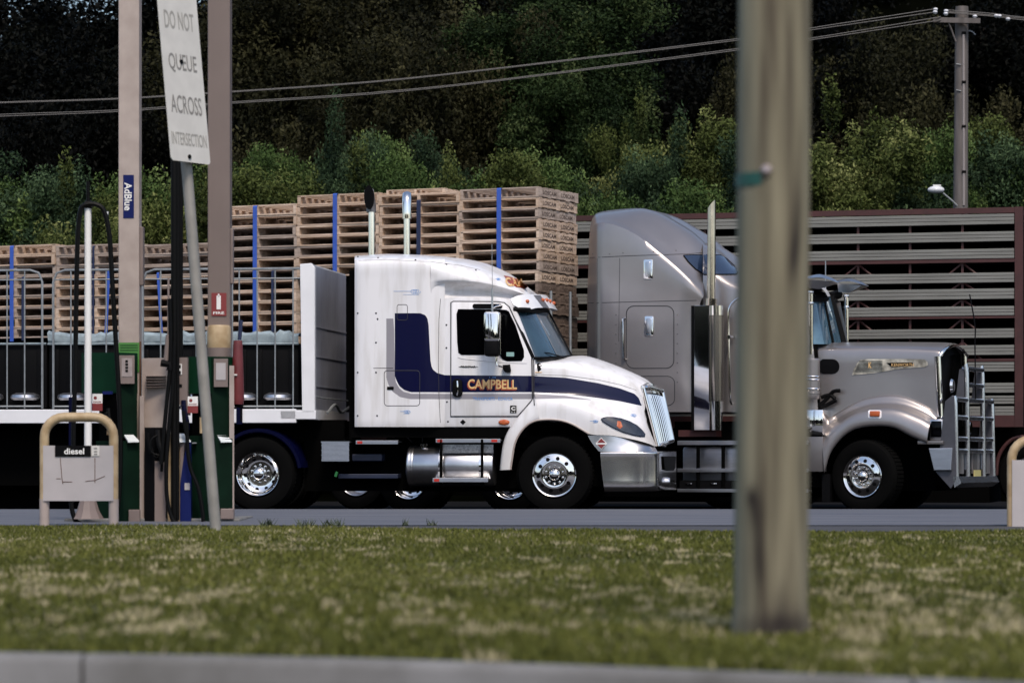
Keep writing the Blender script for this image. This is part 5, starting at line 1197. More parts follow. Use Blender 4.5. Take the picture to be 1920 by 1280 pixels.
# canopy columns
c1 = gthing('canopy_column', 'pale beige steel column with blue label and green band, left of the two canopy columns', 'column', 'canopy columns')
mb = MB(); x0, x1 = G.XZ(222, 500, .32)[0], G.XZ(261, 500, .32)[0]; mb.box(x0, x1, .32, .56, .0, 6.0, bev=.012)
col1 = mb.build('column', M['beige'], c1, smooth=0)
col1.data.transform(Matrix.Shear('XZ', 4, (.0, .0)))
mb = MB(); fbox(mb, 231, 328, 251, 409, .314, .318); lb = mb.build('label', M['label_blue'], c1, smooth=0)
mb = MB(); p = G.L(240, 368.5, .310); text_flat(mb, 'AdBlue', Matrix.Translation(p) @ Matrix.Rotation(R(90), 4, 'X') @ Matrix.Rotation(R(-90), 4, 'Z'), .305, .082, .02); mb.build('lettering', M['label_white'], lb, smooth=0)
mb = MB(); fbox(mb, 222.5, 642, 261, 662, .312, .318); fbox(mb, 252, 662, 261, 697, .312, .318); gb = mb.build('green_band', M['green_lt'], c1, smooth=0)
mb = MB()
for y in (646.5, 651, 656): fbox(mb, 225, y, 258, y + 1.2, .308, .313)
mb.build('band_line', M['green'], gb, smooth=0)
mb = MB(); fbox(mb, 261, 425, 268.5, 535, .36, .5, bev=.01); mb.build('cable_box', M['beige_dk'], c1, smooth=0)
mb = MB(); fbox(mb, 261.5, 640, 264.5, 742, .33, .36); mb.build('drip_stain', M['rust'], c1, smooth=0)
c2 = gthing('canopy_column', 'shaded brownish steel column with fire extinguisher sign, right of the two canopy columns', 'column', 'canopy columns')
mb = MB(); x0, x1 = G.XZ(389, 500, .32)[0], G.XZ(431, 500, .32)[0]; mb.box(x0, x1, .34, .60, .0, 6.0, bev=.012); mb.build('column', mat('shaded_beige_enamel', (.17, .13, .115), .55, var=.12, scale=2), c2, smooth=0)  # canopy shade is put into this column's darker colour
mb = MB(); fbox(mb, 431, 428, 437, 532, .38, .5, bev=.01); mb.build('cable_box', M['beige_dk'], c2, smooth=0)
mb = MB(); fbox(mb, 396.5, 549, 424.5, 592, .330, .336); sg = mb.build('extinguisher_sign', M['label_red'], c2, smooth=0)
mb = MB(); fbox(mb, 406, 554, 414, 580, .325, .331, bev=.002); fbox(mb, 408.5, 551, 411.5, 556, .325, .331); mb.build('extinguisher_symbol', M['label_white'], sg, smooth=0)
mb = MB(); p = G.L(410, 586.5, .328); text_flat(mb, 'FIRE', Matrix.Translation(p) @ Matrix.Rotation(R(90), 4, 'X'), .12, .028, .02); mb.build('lettering', M['label_white'], sg, smooth=0)
mb = MB(); q = G.L(412, 640, .45); r = .13
mb.lathe([(0, zpy(606)), (r * .9, zpy(607)), (r, zpy(611)), (r, zpy(650)), (r * .99, zpy(651)), (r * .99, zpy(668)), (0, zpy(668))], c=(q.x, .36, 0), axis='Z', n=32); dr = mb.build('collar', M['cream'], c2, smooth=40)
mb = MB(); mb.lathe([(r + .002, zpy(650)), (r + .002, zpy(667))], c=(q.x, .36, 0), axis='Z', n=32); mb.build('collar_base', M['beige_dk'], dr)
# pump A: dark green
pa = gthing('fuel_pump', 'dark green fuel pump behind the diesel barrier, under the blue labelled column', 'fuel pump', 'fuel pumps')
mb = MB(); vpr(mb, [(153, .22), (221, .08), (258, .3), (190, .5)], 660, 736); hdA = mb.build('head', M['green'], pa, smooth=0)
mb = MB(); vpr(mb, [(222, .0), (257, .10), (257, .3), (222, .3)], 668, 820); mb.build('front_panel', M['green_dk'], pa, smooth=0)
mb = MB(); fbox(mb, 223, 666, 252, 719, -.02, .0); fb = mb.build('display_surround', M['beige_dk'], pa, smooth=0)
mb = MB(); fbox(mb, 228, 671, 248, 706, -.025, -.018); dd = mb.build('display', mat('price_panel', (.34, .29, .28), .5, var=.2, scale=20), fb, smooth=0)
mb = MB(); 
for y in (675, 681, 687, 693): fbox(mb, 235, y, 240, y + 4, -.03, -.024)
mb.build('display_digit', M['black'], dd, smooth=0)
mb = MB(); vpr(mb, [(186, .3), (222, .06), (252, .3), (222, .5)], 736, 826); mb.build('recess', M['chassis'], pa, smooth=0)
mb = MB(); vpr(mb, [(180, .12), (232, -.06), (262, .04), (215, .45)], 826, 982); cA = mb.build('lower_cabinet', M['green_dk'], pa, smooth=0)
def ledge(parent, x):
    mb = MB(); a = [G.L(x, 812, .06), G.L(x + 17, 812.5, .10), G.L(x + 30, 826, -.03), G.L(x + 9, 826.5, -.10)]
    b = [p + Vector((0, 0, -.015)) for p in a]; mb.prism(b, a); mb.build('ledge', mat('sky_lit_ledge', (.80, .84, .85), .15, coat=1.0), parent, smooth=0)  # sky reflection painted in as a near-white ledge colour
ledge(cA, 231)
mb = MB(); fbox(mb, 241, 955, 262, 978, -.07, .0, bev=.006); mb.build('foot_bracket', M['beige_dk'], pa, smooth=0)
mb = MB(); vpr(mb, [(262, .02), (270, .06), (270, .3), (262, .3)], 742, 985); mb.build('side_trim', M['beige'], pa, smooth=0)
mb = MB(); fbox(mb, 192, 733, 211, 739, -.0, .02); fbox(mb, 172, 739, 192, 770, .1, .12); mb.build('label_top', M['label_blue'], pa, smooth=0)
def warn(parent, x0, y0, x1, y1, w):
    m = (y0 + y1) / 2 + 2; mb = MB(); fbox(mb, x0, y0, x1, m, w, w + .01); o = mb.build('warning_label', M['label_white'], parent, smooth=0)
    mb = MB(); fbox(mb, x0, m, x1, y1, w - .002, w + .01); mb.build('warning_label_foot', M['label_red'], o, smooth=0)
    mb = MB(); p = G.L(x0 + (x1 - x0) * .3, y0 + (m - y0) * .42, w - .003); mb.lathe([(0, 0), (.018, 0)], c=(p.x, p.y, p.z), n=14); p = G.L((x0 + x1) / 2, m - 3, w - .003); text_flat(mb, 'DANGER', Matrix.Translation(p) @ Matrix.Rotation(R(90), 4, 'X'), (x1 - x0) * .8 / 173, .016, .02); mb.build('warning_lettering', M['label_red'], o, smooth=0)
warn(pa, 173, 738, 192, 770, -.02)
def nozzle(parent, x, y, w, s=1.0, m='hose'):
    mb = MB(); a = G.L(x, y, w)
    mb.tube([a + Vector(v) * s for v in ((0, 0, .14), (.01, -.02, .04), (.03, -.03, -.03), (.035, -.01, -.12))], .024 * s, n=8, sm=3)
    mb.tube([a + Vector(v) * s for v in ((.0, -.03, .10), (-.05, -.04, .06), (-.05, -.04, -.04), (.02, -.03, -.07))], .008 * s, n=6, sm=3)
    mb.tube([a + Vector(v) * s for v in ((.035, -.01, -.12), (.03, .0, -.2))], .012 * s, n=8); mb.build('nozzle', M[m], parent)
nozzle(pa, 203, 790, -.03); mb = MB(); mb.tube([G.L(203, 795, -.04), G.L(202, 815, -.04)], .014, n=8); mb.build('spout', mat('brass', (.5, .32, .18), .3, .9), pa)
# pump B: beige
pb = gthing('fuel_pump', 'beige fuel pump with vent lines and blue front strip, middle of the island', 'fuel pump', 'fuel pumps')
mb = MB(); vpr(mb, [(266, .22), (322, .12), (322, .5), (266, .5)], 670, 984); bB = mb.build('body', M['beige'], pb, smooth=0)
mb = MB()
for y in (704, 709.5, 714.5, 720, 724.5): mb.box(G.XZ(270, y)[0], G.XZ(308, y)[0], .10, .22, zpy(y + .9), zpy(y))
mb.build('vent', M['beige_dk'], bB, smooth=0)
mb = MB(); z = lambda px, py: G.XZ(px, py)
mb.poly([z(325, 670), z(352, 670), z(352, 778), z(346, 766), z(328, 748), z(324, 735)], -.02, .3); arm = mb.build('control_panel', M['beige_dk'], pb, smooth=0)
mb = MB(); fbox(mb, 331, 682, 341, 702, -.027, -.019); mb.build('button_plate', M['label_white'], arm, smooth=0)
mb = MB(); fbox(mb, 333, 684, 339, 690, -.032, -.026); fbox(mb, 333, 695, 339, 701, -.032, -.026); fbox(mb, 334, 720, 341, 725, -.03, -.019); mb.build('button', M['black'], arm, smooth=0)
mb = MB(); vpr(mb, [(271, .0), (289, -.05), (312, .02), (300, .3)], 801, 980); hB = mb.build('nozzle_holder', M['black'], pb, smooth=0)
mb = MB(); vpr(mb, [(290, -.08), (311, -.05), (311, .1), (290, .1)], 864, 980); mb.build('holder_skirt', M['beige_dk'], hB, smooth=0)
mb = MB(); mb.tube([G.L(283, 822, -.1), G.L(287, 850, -.12), G.L(293, 858, -.13), G.L(302, 852, -.1)], .010, n=6, sm=3); mb.tube([G.L(276, 812, -.08), G.L(282, 850, -.1)], .02, n=6); mb.build('nozzle', M['black'], hB)
nozzle(pb, 296, 838, -.12, 1.3)
mb = MB(); mb.poly([z(315, 985), z(313, 850), z(318, 812), z(330, 812), z(338, 826), z(338, 985)], -.04, .3, bev=.01); mb.build('lower_panel', M['cream'], pb, smooth=0)
mb = MB(); mb.poly([z(338.5, 828), z(347, 828), z(345, 860), z(339, 905)], -.05, .25); mb.build('lower_trim', M['beige_dk'], pb, smooth=0)
mb = MB(); mb.poly([z(339, 905), z(345, 860), z(350, 838), z(358, 828), z(359, 985), z(338.5, 985)], -.048, .25); bl = mb.build('blue_strip', M['label_blue'], pb, smooth=0)
mb = MB(); fbox(mb, 346, 905, 356, 918, -.056, -.047); mb.build('small_sticker', M['board'], bl, smooth=0)
ledge(pb, 328); nozzle(pb, 344, 780, -.06, 1.2, 'navy')
mb = MB(); mb.tube([G.L(330, 752, -.03), G.L(338, 762, -.05), G.L(344, 770, -.06)], .012, n=6); mb.build('nozzle_cradle', M['galv'], pb)
# pump C: green
pc = gthing('fuel_pump', 'dark green fuel pump with red and white label behind the leaning sign post', 'fuel pump', 'fuel pumps')
mb = MB(); vpr(mb, [(353, .12), (396, .02), (440, .25), (395, .5)], 668, 737); mb.build('head', M['green'], pc, smooth=0)
mb = MB(); vpr(mb, [(397, .0), (431, .08), (431, .32), (397, .3)], 670, 822); mb.build('front_panel', M['green_dk'], pc, smooth=0)
mb = MB(); fbox(mb, 401, 672, 427, 725, -.03, -.0); fb = mb.build('display_surround', M['beige_dk'], pc, smooth=0)
mb = MB(); fbox(mb, 405, 680, 423, 712, -.036, -.028); mb.build('display', M['board'], fb, smooth=0)
mb = MB(); vpr(mb, [(360, .3), (397, .1), (425, .3), (397, .5)], 737, 826); mb.build('recess', M['chassis'], pc, smooth=0)
mb = MB(); vpr(mb, [(356, .08), (392, -.02), (428, .02), (392, .4)], 816, 983); mb.build('lower_cabinet', M['green_dk'], pc, smooth=0)
mb = MB(); vpr(mb, [(404, -.06), (436, .0), (436, .3), (404, .3)], 822, 952); mb.build('lower_door', M['green_dk'], pc, smooth=0)
ledge(pc, 405); warn(pc, 352, 743, 371, 774, -.02)
mb = MB(); mb.tube([G.L(377, 782, -.03), G.L(377, 812, -.03)], .016, n=8); mb.build('spout', M['cream'], pc)
mb = MB(); fbox(mb, 413, 953, 438, 973, -.05, .1, bev=.01); mb.build('foot_bracket', M['beige_dk'], pc, smooth=0)
mb = MB(); vpr(mb, [(430, .03), (439, .06), (439, .3), (430, .3)], 685, 970); mb.build('side_trim', M['beige'], pc, smooth=0)
mb = MB(); fbox(mb, 360, 829, 368, 831, -.02, .1); mb.build('handle', M['galv'], pc, smooth=0)
# hose masts
ma = gthing('hose_mast', 'white hose mast with two black hoses behind the diesel barrier', 'hose mast', 'hose masts')
mb = MB(); p = G.L(165, 960, -.25); mb.tube([(p.x, -.25, .05), (p.x, -.25, G.L(165, 386, -.25).z)], [.042, .036], n=14); mb.build('pole', M['label_white'], ma)
mb = MB(); mb.lathe([(.17, .03), (.12, .12), (.06, .32), (.05, .36), (0, .36)], c=(p.x, -.25, 0), axis='Z', n=10); mb.build('base', M['beige_dk'], ma, smooth=20)
mb = MB(); q = lambda a, b, w=-.27: G.L(a, b, w)
mb.tube([q(165, 384), q(165, 365), q(165, 340)], .02, n=8); mb.tube([q(160, 384), q(172, 383)], .045, n=8)
ft = mb.build('swivel', M['hose'], ma)
for pl in ([(166, 383), (158, 385), (151, 395), (146, 440), (143, 560), (141, 700), (138, 790), (137, 860), (133, 935), (140, 972), (152, 982)], [(168, 382), (182, 384), (195, 396), (205, 440), (210, 520), (216, 620), (223, 740), (226, 840), (223, 930), (215, 975)]):
    mb = MB(); mb.tube([q(a, b, -.3) for a, b in pl], .026, n=8, sm=5); mb.build('hose', M['hose'], ma)
mb = MB(); mb.tube([q(198, 401), q(203, 402)], .03, n=8); mb.build('hose_clip', M['galv'], ma)
m2 = gthing('hose_mast', 'black hose mast between the two canopy columns', 'hose mast', 'hose masts')
mb = MB(); mb.tube([G.L(327, 980, -.1), G.L(327, 290, -.1)], .038, n=12); mb.tube([G.L(338, 670, .1), G.L(338, 300, .1)], .03, n=12); mb.tube([G.L(333, 975, -.12), G.L(333, 300, -.1)], .02, n=8); mb.build('pole', M['hose'], m2)
mb = MB(); mb.tube([G.L(315.5, 628, -.15), G.L(311, 682, -.15)], .028, n=10); mb.tube([G.L(316, 520, -.13), G.L(315.5, 628, -.15)], .012, n=8); mb.build('hose_weight', M['beige_dk'], m2)
mb = MB(); mb.tube([G.L(302, 680, -.17), G.L(318, 683, -.17), G.L(318, 694, -.17)], .04, n=8); mb.build('hose_bracket', M['black'], m2)
for pl in ([(318, 560), (320, 640), (318, 700), (311, 770), (304, 850), (302, 870)], [(327, 640), (324, 720), (317, 800), (312, 870), (313, 930), (322, 970), (334, 983)], [(350, 790), (352, 840), (358, 880), (372, 915), (380, 960), (381, 984)], [(344, 770), (347, 800), (352, 822)]):
    mb = MB(); mb.tube([G.L(a, b, -.17) for a, b in pl], .022, n=8, sm=4); mb.build('hose', M['hose'], m2)
# covered fire extinguisher
fe = gthing('fire_extinguisher', 'fire extinguisher in dark red cover hanging beside the right canopy column', 'fire extinguisher')
mb = MB(); p = G.L(446, 640, .2); zt, zb = zpy(637), zpy(757)
mb.lathe([(0, zt), (.045, zt), (.052, zt - .05), (.062, (zt + zb) / 2), (.07, zb + .06), (.06, zb + .0), (0, zb)], c=(p.x, .2, 0), axis='Z', n=20)
cv = mb.build('cover', M['extbag'], fe, smooth=50)
mb = MB(); mb.tube([G.L(452, 600, .2), G.L(449, 637, .2)], .022, n=8); mb.build('neck', M['strap_navy'], fe)
mb = MB(); fbox(mb, 439, 701, 444.5, 703.5, .12, .14); mb.build('clip', M['label_white'], cv, smooth=0)
mb = MB(); mb.tube([G.L(440, 760, .2), G.L(456, 762, .2)], .02, n=6); mb.tube([G.L(452, 762, .2), G.L(452, 790, .2)], .01, n=6); mb.build('bracket', M['black'], fe)

# ------------------------------------------------------------------ hoop barriers
def barrier(px0, px1, d, yt, ybase, yboard, ybot, label, full=True):
    B_ = Frame(960, d, 0.0, 0.0); e = E('hoop_barrier', None, B_.o, (0, 0, 0), label, 'barrier', 'cream hoop barriers')
    L = B_.L; a, b = L(px0, yt), L(px1, yt); r = .048
    x0, x1, zt = a.x + r, b.x - r, a.z - r; rad = .2; pts = [(x0, 0, -.05), (x0, 0, zt - rad)]
    for k in range(1, 7): t = R(180 - 15 * k); pts.append((x0 + rad + rad * math.cos(t), 0, zt - rad + rad * math.sin(t)))
    pts.append((x1 - rad, 0, zt))
    for k in range(1, 7): t = R(90 - 15 * k); pts.append((x1 - rad + rad * math.cos(t), 0, zt - rad + rad * math.sin(t)))
    pts.append((x1, 0, -.05)); mb = MB(); mb.tube(pts, r, n=16); hp_ = mb.build('hoop', M['cream'], e, smooth=60)
    mb = MB(); zb1 = L(px0, ybot).z; zb0 = L(px0, yboard).z
    mb.box(x0 - .005, x1 + .005, -r - .014, -r - .004, zb1, zb0); bd = mb.build('board', M['board'], e, smooth=0)
    mb = MB(); mb.tube([(x0, 0, -.02), (x0, 0, zb1 + .02)], r + .003, n=16); mb.build('leg_sleeve', M['beige'], e); mb = MB(); mb.tube([(x1, 0, -.02), (x1, 0, zb1 + .02)], r + .003, n=16); mb.build('leg_sleeve', M['beige'], e)
    return B_, bd, x0, x1, zb0, zb1
Bf, bd, x0, x1, zb0, zb1 = barrier(74.5, 222, 31.6, 773, 988, 835, 938.5, 'cream hoop barrier with grey board and black diesel label')
mb = MB(); a, b = Bf.L(105, 835), Bf.L(172, 855.5); mb.box(a.x, b.x, -.072, -.062, b.z, a.z); dl = mb.build('label', M['black'], bd, smooth=0)
mb = MB(); p = Bf.L(139, 845.5, -.075); text_flat(mb, 'diesel', Matrix.Translation(p) @ Matrix.Rotation(R(90), 4, 'X') , .205, .062, .02); mb.build('lettering', M['label_white'], dl, smooth=0)
mb = MB(); a, b = Bf.L(173.5, 835), Bf.L(188, 854.5); mb.box(a.x, b.x, -.071, -.062, b.z, a.z); lw = mb.build('price_label', M['offwhite'], bd, smooth=0)
mb = MB()
for y in (839, 845, 850): a, b = Bf.L(178, y), Bf.L(184, y + 2.5); mb.box(a.x, b.x, -.074, -.070, b.z, a.z)
mb.build('price_mark', M['fade'], lw, smooth=0)
mb = MB(); q = lambda a, b: Bf.L(a, b, -.0635)
for pl in ([(113, 858), (116, 895), (118, 907)], [(178, 858), (178, 890), (178, 905)], [(117, 903), (135, 903)], [(160, 902), (178, 900), (197, 892)], [(106, 897), (114, 897)]): mb.tube([q(*t_) for t_ in pl], .0035, n=5)
mb.build('scratch', M['rust'], bd, smooth=0)
barrier(1888, 2035, 31.4, 815, 986, 862, 1010, 'cream hoop barrier with pale board at the right edge')

# ------------------------------------------------------------------ leaning traffic sign
sg = E('traffic_sign', None, wp(405, 997, 28.7), (0, 0, 0), 'tall faded white sign on a leaning grey post in front of the pumps', 'road sign')
Q = Frame(405, 28.7, 0.0, 0.0)
sg.location = Q.o
pa_, pb_ = Q.L(405, 1000, 0), Q.L(349, 300, .0); dirv = (pb_ - pa_).normalized()
mb = MB(); mb.tube([pa_ - dirv * .1, pa_ + dirv * 6.0], .052, n=14); mb.build('post', M['alupost'], sg)
# plate: width axis turned well away from the camera
ang = R(56); wx = Vector((math.cos(ang), math.sin(ang), 0)); pc_ = Q.L(344, 145, -.12); up_ = (Q.L(331, 300, -.1) - Q.L(306, 0, -.1)).normalized() * -1
nrm = wx.cross(up_).normalized(); up_ = nrm.cross(wx).normalized()
shear = (Q.L(304, 0, -.1) - Q.L(330, 300, -.1)); sh_up = shear.normalized()
mt = Matrix(((wx.x, sh_up.x, nrm.x, pc_.x), (wx.y, sh_up.y, nrm.y, pc_.y), (wx.z, sh_up.z, nrm.z, pc_.z), (0, 0, 0, 1)))
SW, SH = .56, 1.58
mb = MB(); pts = rr(-SW / 2, -SH / 2, SW / 2, SH / 2, .035)
A = [mb.bm.verts.new(mt @ Vector((x, y, .004))) for x, y in pts]; Bv = [mb.bm.verts.new(mt @ Vector((x, y, -.004))) for x, y in pts]
mb.face(A); mb.face(Bv[::-1]); n = len(A)
for k in range(n): mb.face((A[k], Bv[k], Bv[(k + 1) % n], A[(k + 1) % n]))
pl = mb.build('plate', M['offwhite'], sg, smooth=0)
def stxt(t, y, w, h, m, bold):
    mb = MB(); text_flat(mb, t, mt @ Matrix.Translation((0, y, .006)) if nrm.dot(Vector((0, -1, 0))) > 0 else mt @ Matrix.Translation((0, y, -.006)), w, h, bold); mb.build('lettering', M[m], pl, smooth=0)
for t, y, w, h, m, bold in (('DO NOT', .52, .42, .17, 'fade2', .01), ('QUEUE', .12, .40, .18, 'fade', .01), ('ACROSS', -.26, .44, .17, 'fade', .01), ('INTERSECTION', -.58, .50, .12, 'fade2', .01)): stxt(t, y, w, h, m, bold)
mb = MB(); sgn = .008 if nrm.dot(Vector((0, -1, 0))) > 0 else -.008
for y in (.14, -.74): mb.tube([mt @ Vector((-.02, y, sgn * .5)), mt @ Vector((-.02, y, sgn * 1.6))], .022, n=10)
mb.build('bolt', M['black'], pl)
mb = MB()
for y in (.5, -.72): mb.box(-.12, .12, y - .02, y + .02, -.05, -.01) if False else mb.tube([mt @ Vector((-.2, y, -sgn * 2)), mt @ Vector((.2, y, -sgn * 2))], .015, n=6)
mb.build('bracket', M['galv'], pl)

# ------------------------------------------------------------------ big wooden pole in front
wpole = E('wooden_pole', None, wp(1446, 1190, 11.5) * 1.0, (0, 0, 0), 'thick weathered wooden pole standing in the grass before the silver truck', 'pole'); wpole.location.z = 0
mb = MB(); rings = []; rg = random.Random(5); NR, NA = 150, 64; kk = F / 11.5
base_x = wpole.location.x
def polec(z):
    py = YH - (z - H) * kk; t = (1190 - py) / 1190
    l = 1376 + 7 * t; r_ = 1514 + 3.5 * t; return ((l + r_) / 2 - CX) / kk - base_x, (r_ - l) / 2 / kk
stain = []
blobs = [(-121, .47, 15, 0.075, 1.0), (-128, .52, 11, 0.037, .9), (-116, .34, 11, 0.112, .9), (-112, .24, 10, 0.088, .6), (-52, 1.49, 10, 0.088, .95), (-60, 1.36, 8, 0.075, .8), (-57, 1.42, 8, 0.062, .8), (-48, 1.60, 8, 0.075, .5), (-40, .62, 10, 0.112, .6), (-36, .45, 8, 0.100, .5), (-90, .03, 90, 0.062, .8), (-70, .06, 55, 0.062, .6), (-80, .14, 10, 0.075, .6), (-95, 1.05, 15, 0.500, .25), (-75, .9, 10, 0.312, .3), (-105, 1.7, 10, 0.250, .3), (-70, 2.05, 11, 0.375, .3), (-86, .50, 6, 0.175, .35), (-44, 1.05, 8, 0.125, .35), (-132, 1.2, 11, 0.375, .3)]
for i in range(NR):
    z = -.3 + 3.2 * i / (NR - 1) if i < NR - 1 else 8.5
    cx, rr_ = polec(min(z, 3.4)); ring = []
    for k in range(NA):
        a = 2 * math.pi * k / NA; j = 1 + .018 * math.sin(a * 3 + z * .6) + .010 * math.sin(a * 7 + 1.2) + .006 * math.sin(a * 13 + z * 2)
        if z < .12: j *= 1 + .10 * max(0, .12 - z) / .12
        ring.append(mb.bm.verts.new((cx + rr_ * j * math.cos(a), rr_ * j * math.sin(a), z)))
        dg = math.degrees(a); dg = dg - 360 if dg > 180 else dg; s = 0
        for ba, bz, sa, sz, st_ in blobs: s += st_ * math.exp(-((dg - ba) / sa) ** 2 - ((z - bz) / sz) ** 2)
        stain.append(min(1, s * .75))
    rings.append(ring)
for a_, b_ in zip(rings, rings[1:]):
    for k in range(NA): mb.face((a_[k], a_[(k + 1) % NA], b_[(k + 1) % NA], b_[k]))
mb.face(rings[-1])
def polemat():
    m = mat('weathered_pole_timber', (.30, .285, .215), .9, bump=.6, bscale=9, stretch=(7, 7, .35)); nt = m.node_tree; b = nt.nodes['Principled BSDF']; N = nt.nodes.new
    tc = N('ShaderNodeTexCoord'); mp = N('ShaderNodeMapping'); mp.inputs['Scale'].default_value = (5, 5, .35); nt.links.new(tc.outputs['Object'], mp.inputs[0])
    n = N('ShaderNodeTexNoise'); n.inputs['Scale'].default_value = 3; n.inputs['Detail'].default_value = 8; nt.links.new(mp.outputs[0], n.inputs[0])
    r = N('ShaderNodeValToRGB'); nt.links.new(n.outputs[0], r.inputs[0]); e = r.color_ramp.elements
    e[0].position = .3; e[0].color = (.07, .056, .037, 1); e[1].position = .72; e[1].color = (.255, .23, .155, 1); q = e.new(.5); q.color = (.165, .147, .097, 1)
    # greenish grey towards the left side
    sp = N('ShaderNodeSeparateXYZ'); nt.links.new(tc.outputs['Object'], sp.inputs[0]); mr = N('ShaderNodeMapRange'); mr.inputs['From Min'].default_value = -.05; mr.inputs['From Max'].default_value = -.13; nt.links.new(sp.outputs[0], mr.inputs[0])
    n2 = N('ShaderNodeTexNoise'); n2.inputs['Scale'].default_value = 2.2; nt.links.new(tc.outputs['Object'], n2.inputs[0])
    mu = N('ShaderNodeMath'); mu.operation = 'MULTIPLY'; nt.links.new(mr.outputs[0], mu.inputs[0]); nt.links.new(n2.outputs[0], mu.inputs[1])
    m1 = N('ShaderNodeMix'); m1.data_type = 'RGBA'; nt.links.new(mu.outputs[0], m1.inputs[0]); nt.links.new(r.outputs[0], m1.inputs[6]); m1.inputs[7].default_value = (.18, .195, .15, 1)
    at = N('ShaderNodeAttribute'); at.attribute_name = 'stain'; m2_ = N('ShaderNodeMix'); m2_.data_type = 'RGBA'; nt.links.new(at.outputs['Fac'], m2_.inputs[0]); nt.links.new(m1.outputs[2], m2_.inputs[6]); m2_.inputs[7].default_value = (.018, .013, .010, 1)
    nt.links.new(m2_.outputs[2], b.inputs['Base Color']); return m
mb.bm.verts.index_update(); me = bpy.data.meshes.new('post'); bmesh.ops.recalc_face_normals(mb.bm, faces=mb.bm.faces); mb.bm.to_mesh(me); mb.bm.free()
at = me.attributes.new('stain', 'FLOAT', 'POINT'); at.data.foreach_set('value', stain); me.polygons.foreach_set('use_smooth', [True] * len(me.polygons)); me.materials.append(polemat())
po = bpy.data.objects.new('post', me); COL.objects.link(po); po.parent = wpole
PO = Frame(1446, 11.5, 0, 0)
mb = MB(); cx, r_ = polec(1.7); zt, zb = PO.L(1400, 321, -.137).z, PO.L(1400, 346, -.137).z
Gd = [[Vector((cx + (r_ + .004) * math.cos(R(a)), (r_ + .004) * math.sin(R(a)), z)) for a in range(-232, -106, 6)] for z in (zt, zb)]
mb.grid(Gd); mb.build('green_tag', mat('teal_tag', (.012, .075, .06), .5), wpole)
mb = MB(); p = PO.L(1438, 318, -.15); mb.lathe([(0, -.022), (.012, -.02), (.020, -.008), (.022, .01)], c=(p.x, -.135, p.z), n=14); mb.build('bolt', mat('pale_bolt', (.42, .36, .36), .4, .5), wpole)

# ------------------------------------------------------------------ distant power pole, lamp and wires
V_ = Frame(1803, 56.0, 0.0, 0.0); pp = E('power_pole', None, (V_.o.x, 56, 0), (0, 0, 0), 'distant weathered timber power pole with crossarm and conduit', 'power pole'); V_.o.z = 0
mb = MB(); mb.tube([V_.L(1800, 880), V_.L(1801, 385), V_.L(1803.5, 13)], [.148, .118], n=16); mb.build('pole', M['greypost'], pp, smooth=60)
mb = MB(); mb.tube([V_.L(1807, 385, -.13), V_.L(1806.5, 60, -.13)], .022, n=8); cd = mb.build('conduit', mat('pale_conduit', (.26, .23, .22), .6), pp)
mb = MB()
for y in (62, 154, 237, 322): mb.tube([V_.L(1803.5, y, -.14), V_.L(1811, y, -.14)], .028, n=6)
mb.build('conduit_saddle', M['black'], cd)
mb = MB(); mt = Matrix.Translation(V_.L(1794, 39, -.2)) @ Matrix.Rotation(R(3), 4, 'Y') @ Matrix.Rotation(R(-12), 4, 'Z'); mb.box(-.42, .42, -.05, .05, -.045, .045, mtx=mt); mb.tube([V_.L(1778, 40, -.2), V_.L(1792, 78, -.13)], .016, n=5); ca = mb.build('crossarm', M['greypost'], pp, smooth=0)
mb = MB()
for px, py in ((1754, 18), (1753.5, 23), (1774, 21), (1773.5, 26), (1828, 31), (1868, 30), (1874, 30.5), (1890, 36)):
    p = V_.L(px, py, -.2); mb.lathe([(0, p.z + .03), (.03, p.z + .025), (.045, p.z), (.035, p.z - .02), (.02, p.z - .035), (0, p.z - .04)], c=(p.x, p.y, 0), axis='Z', n=10)
mb.build('insulator', M['porcelain'], ca)
mb = MB(); mb.tube([V_.L(1816, 58, -.1), V_.L(1823, 60, -.1), V_.L(1829, 66, -.1)], .012, n=5, sm=2)
for y in (121, 170): mb.tube([V_.L(1793, y - 1, -.1), V_.L(1802, y + 1, -.14)], .010, n=5)
mb.build('fitting', M['galv'], pp)
sl = E('street_lamp', None, V_.o, (0, 0, 0), 'small lamp on a thin arm reaching left from the distant power pole', 'street lamp')
mb = MB(); mb.tube([V_.L(1795, 386, -.1), V_.L(1785, 376, -.1), V_.L(1768, 362, -.1)], .016, n=6); mb.build('arm', M['galv'], sl)
mb = MB(); p = V_.L(1755, 356, -.1); bmesh.ops.create_uvsphere(mb.bm, u_segments=20, v_segments=12, radius=.14, matrix=Matrix.Translation(p) @ Matrix.Diagonal((1.1, .8, .5, 1))); mb.build('lamp_head', M['porcelain'], sl)
mb = MB(); mb.tube([V_.L(1749, 349, -.1), V_.L(1764, 349, -.1)], .03, n=8); mb.build('lamp_cap', M['galv'], sl)
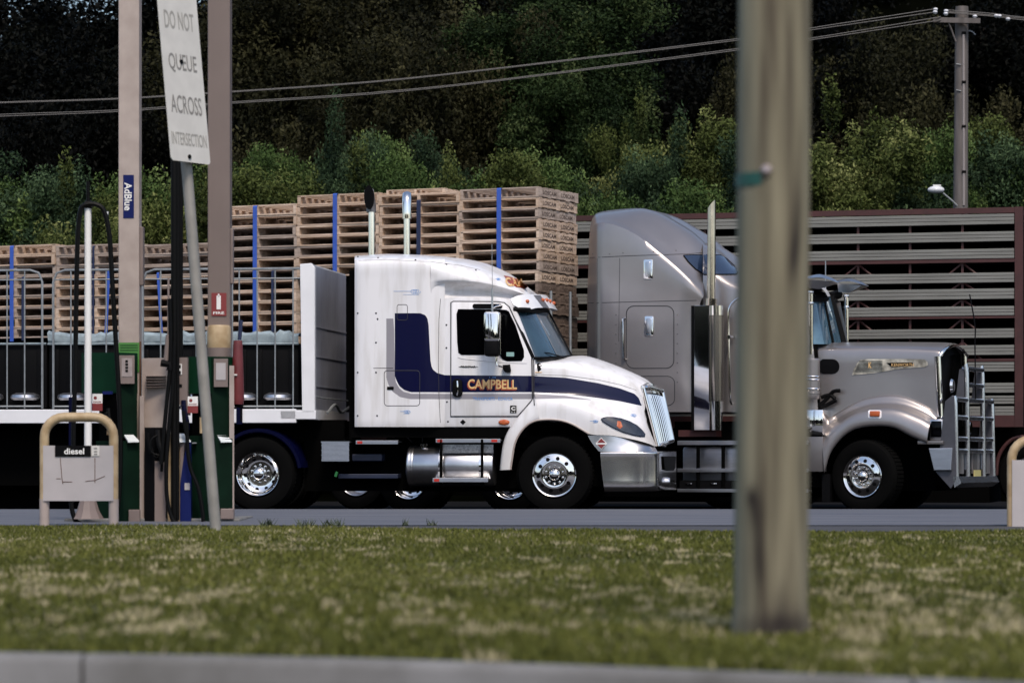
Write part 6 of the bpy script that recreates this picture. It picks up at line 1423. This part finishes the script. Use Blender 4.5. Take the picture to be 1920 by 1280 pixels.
wires = [([(-300, 205), (0, 192), (217, 185), (430, 172), (700, 153), (960, 125), (1380, 73.5), (1560, 47), (1754, 17)], 'upper of the two long wire pairs, higher wire'),
         ([(-300, 207), (0, 193.5), (217, 186.5), (430, 173.5), (700, 154.5), (960, 126.5), (1380, 76.5), (1560, 51), (1754, 23)], 'upper of the two long wire pairs, lower wire'),
         ([(-300, 228), (0, 215), (217, 207), (430, 192), (700, 174), (960, 147), (1380, 92), (1560, 66), (1764, 32)], 'lower of the two long wire pairs, higher wire'),
         ([(-300, 232), (0, 218.5), (217, 210), (430, 194.5), (700, 176.5), (960, 149), (1380, 95), (1560, 69.5), (1764, 38)], 'lower of the two long wire pairs, lower wire')]
for pl, lab in wires:
    mb = MB(); mb.tube([V_.L(a, b, -.2) for a, b in pl], .0085, n=5, sm=4); o = mb.build('power_wire', M['wire']); o.matrix_world = V_.M; tag(o, 'overhead wire left of the power pole, ' + lab, 'wire', 'overhead wires')
for k, (y0, y1) in enumerate(((25, 35), (22, 33), (27, 38))):
    mb = MB(); mb.tube([V_.L(a, b, -.2) for a, b in ((1773, y0 - 3), (1825, y0 + 1), (1870, y0 + 5), (1920, y1), (2100, y1 + 14))], .0085, n=5, sm=4); o = mb.build('power_wire', M['wire']); o.matrix_world = V_.M
    tag(o, ('middle', 'topmost', 'lowest')[k] + ' overhead wire running right from the power pole', 'wire', 'overhead wires')
# low weeds along the yard edge
g = np.random.default_rng(9); mb = MB()
for px in (497, 506, 566, 583, 612, 620, 634, 760, 810):
    c = wp(px, 984, 31.6)
    for k in range(14):
        a = g.random() * 6.28; l = .03 + .06 * g.random(); b = Vector((c.x + (g.random() - .5) * .1, 31.6 + (g.random() - .5) * .1, -.005)); t = b + Vector((math.cos(a) * l * .7, math.sin(a) * l * .7, l))
        s = Vector((.006, 0, 0)); mb.face([mb.bm.verts.new(b - s), mb.bm.verts.new(b + s), mb.bm.verts.new(t)])
o = mb.build('weeds', mat('weed_leaf', (.03, .045, .02), .7), smooth=0, norm=False); tag(o, 'small dark weeds along the edge of the yard asphalt', 'weeds', kind='stuff')
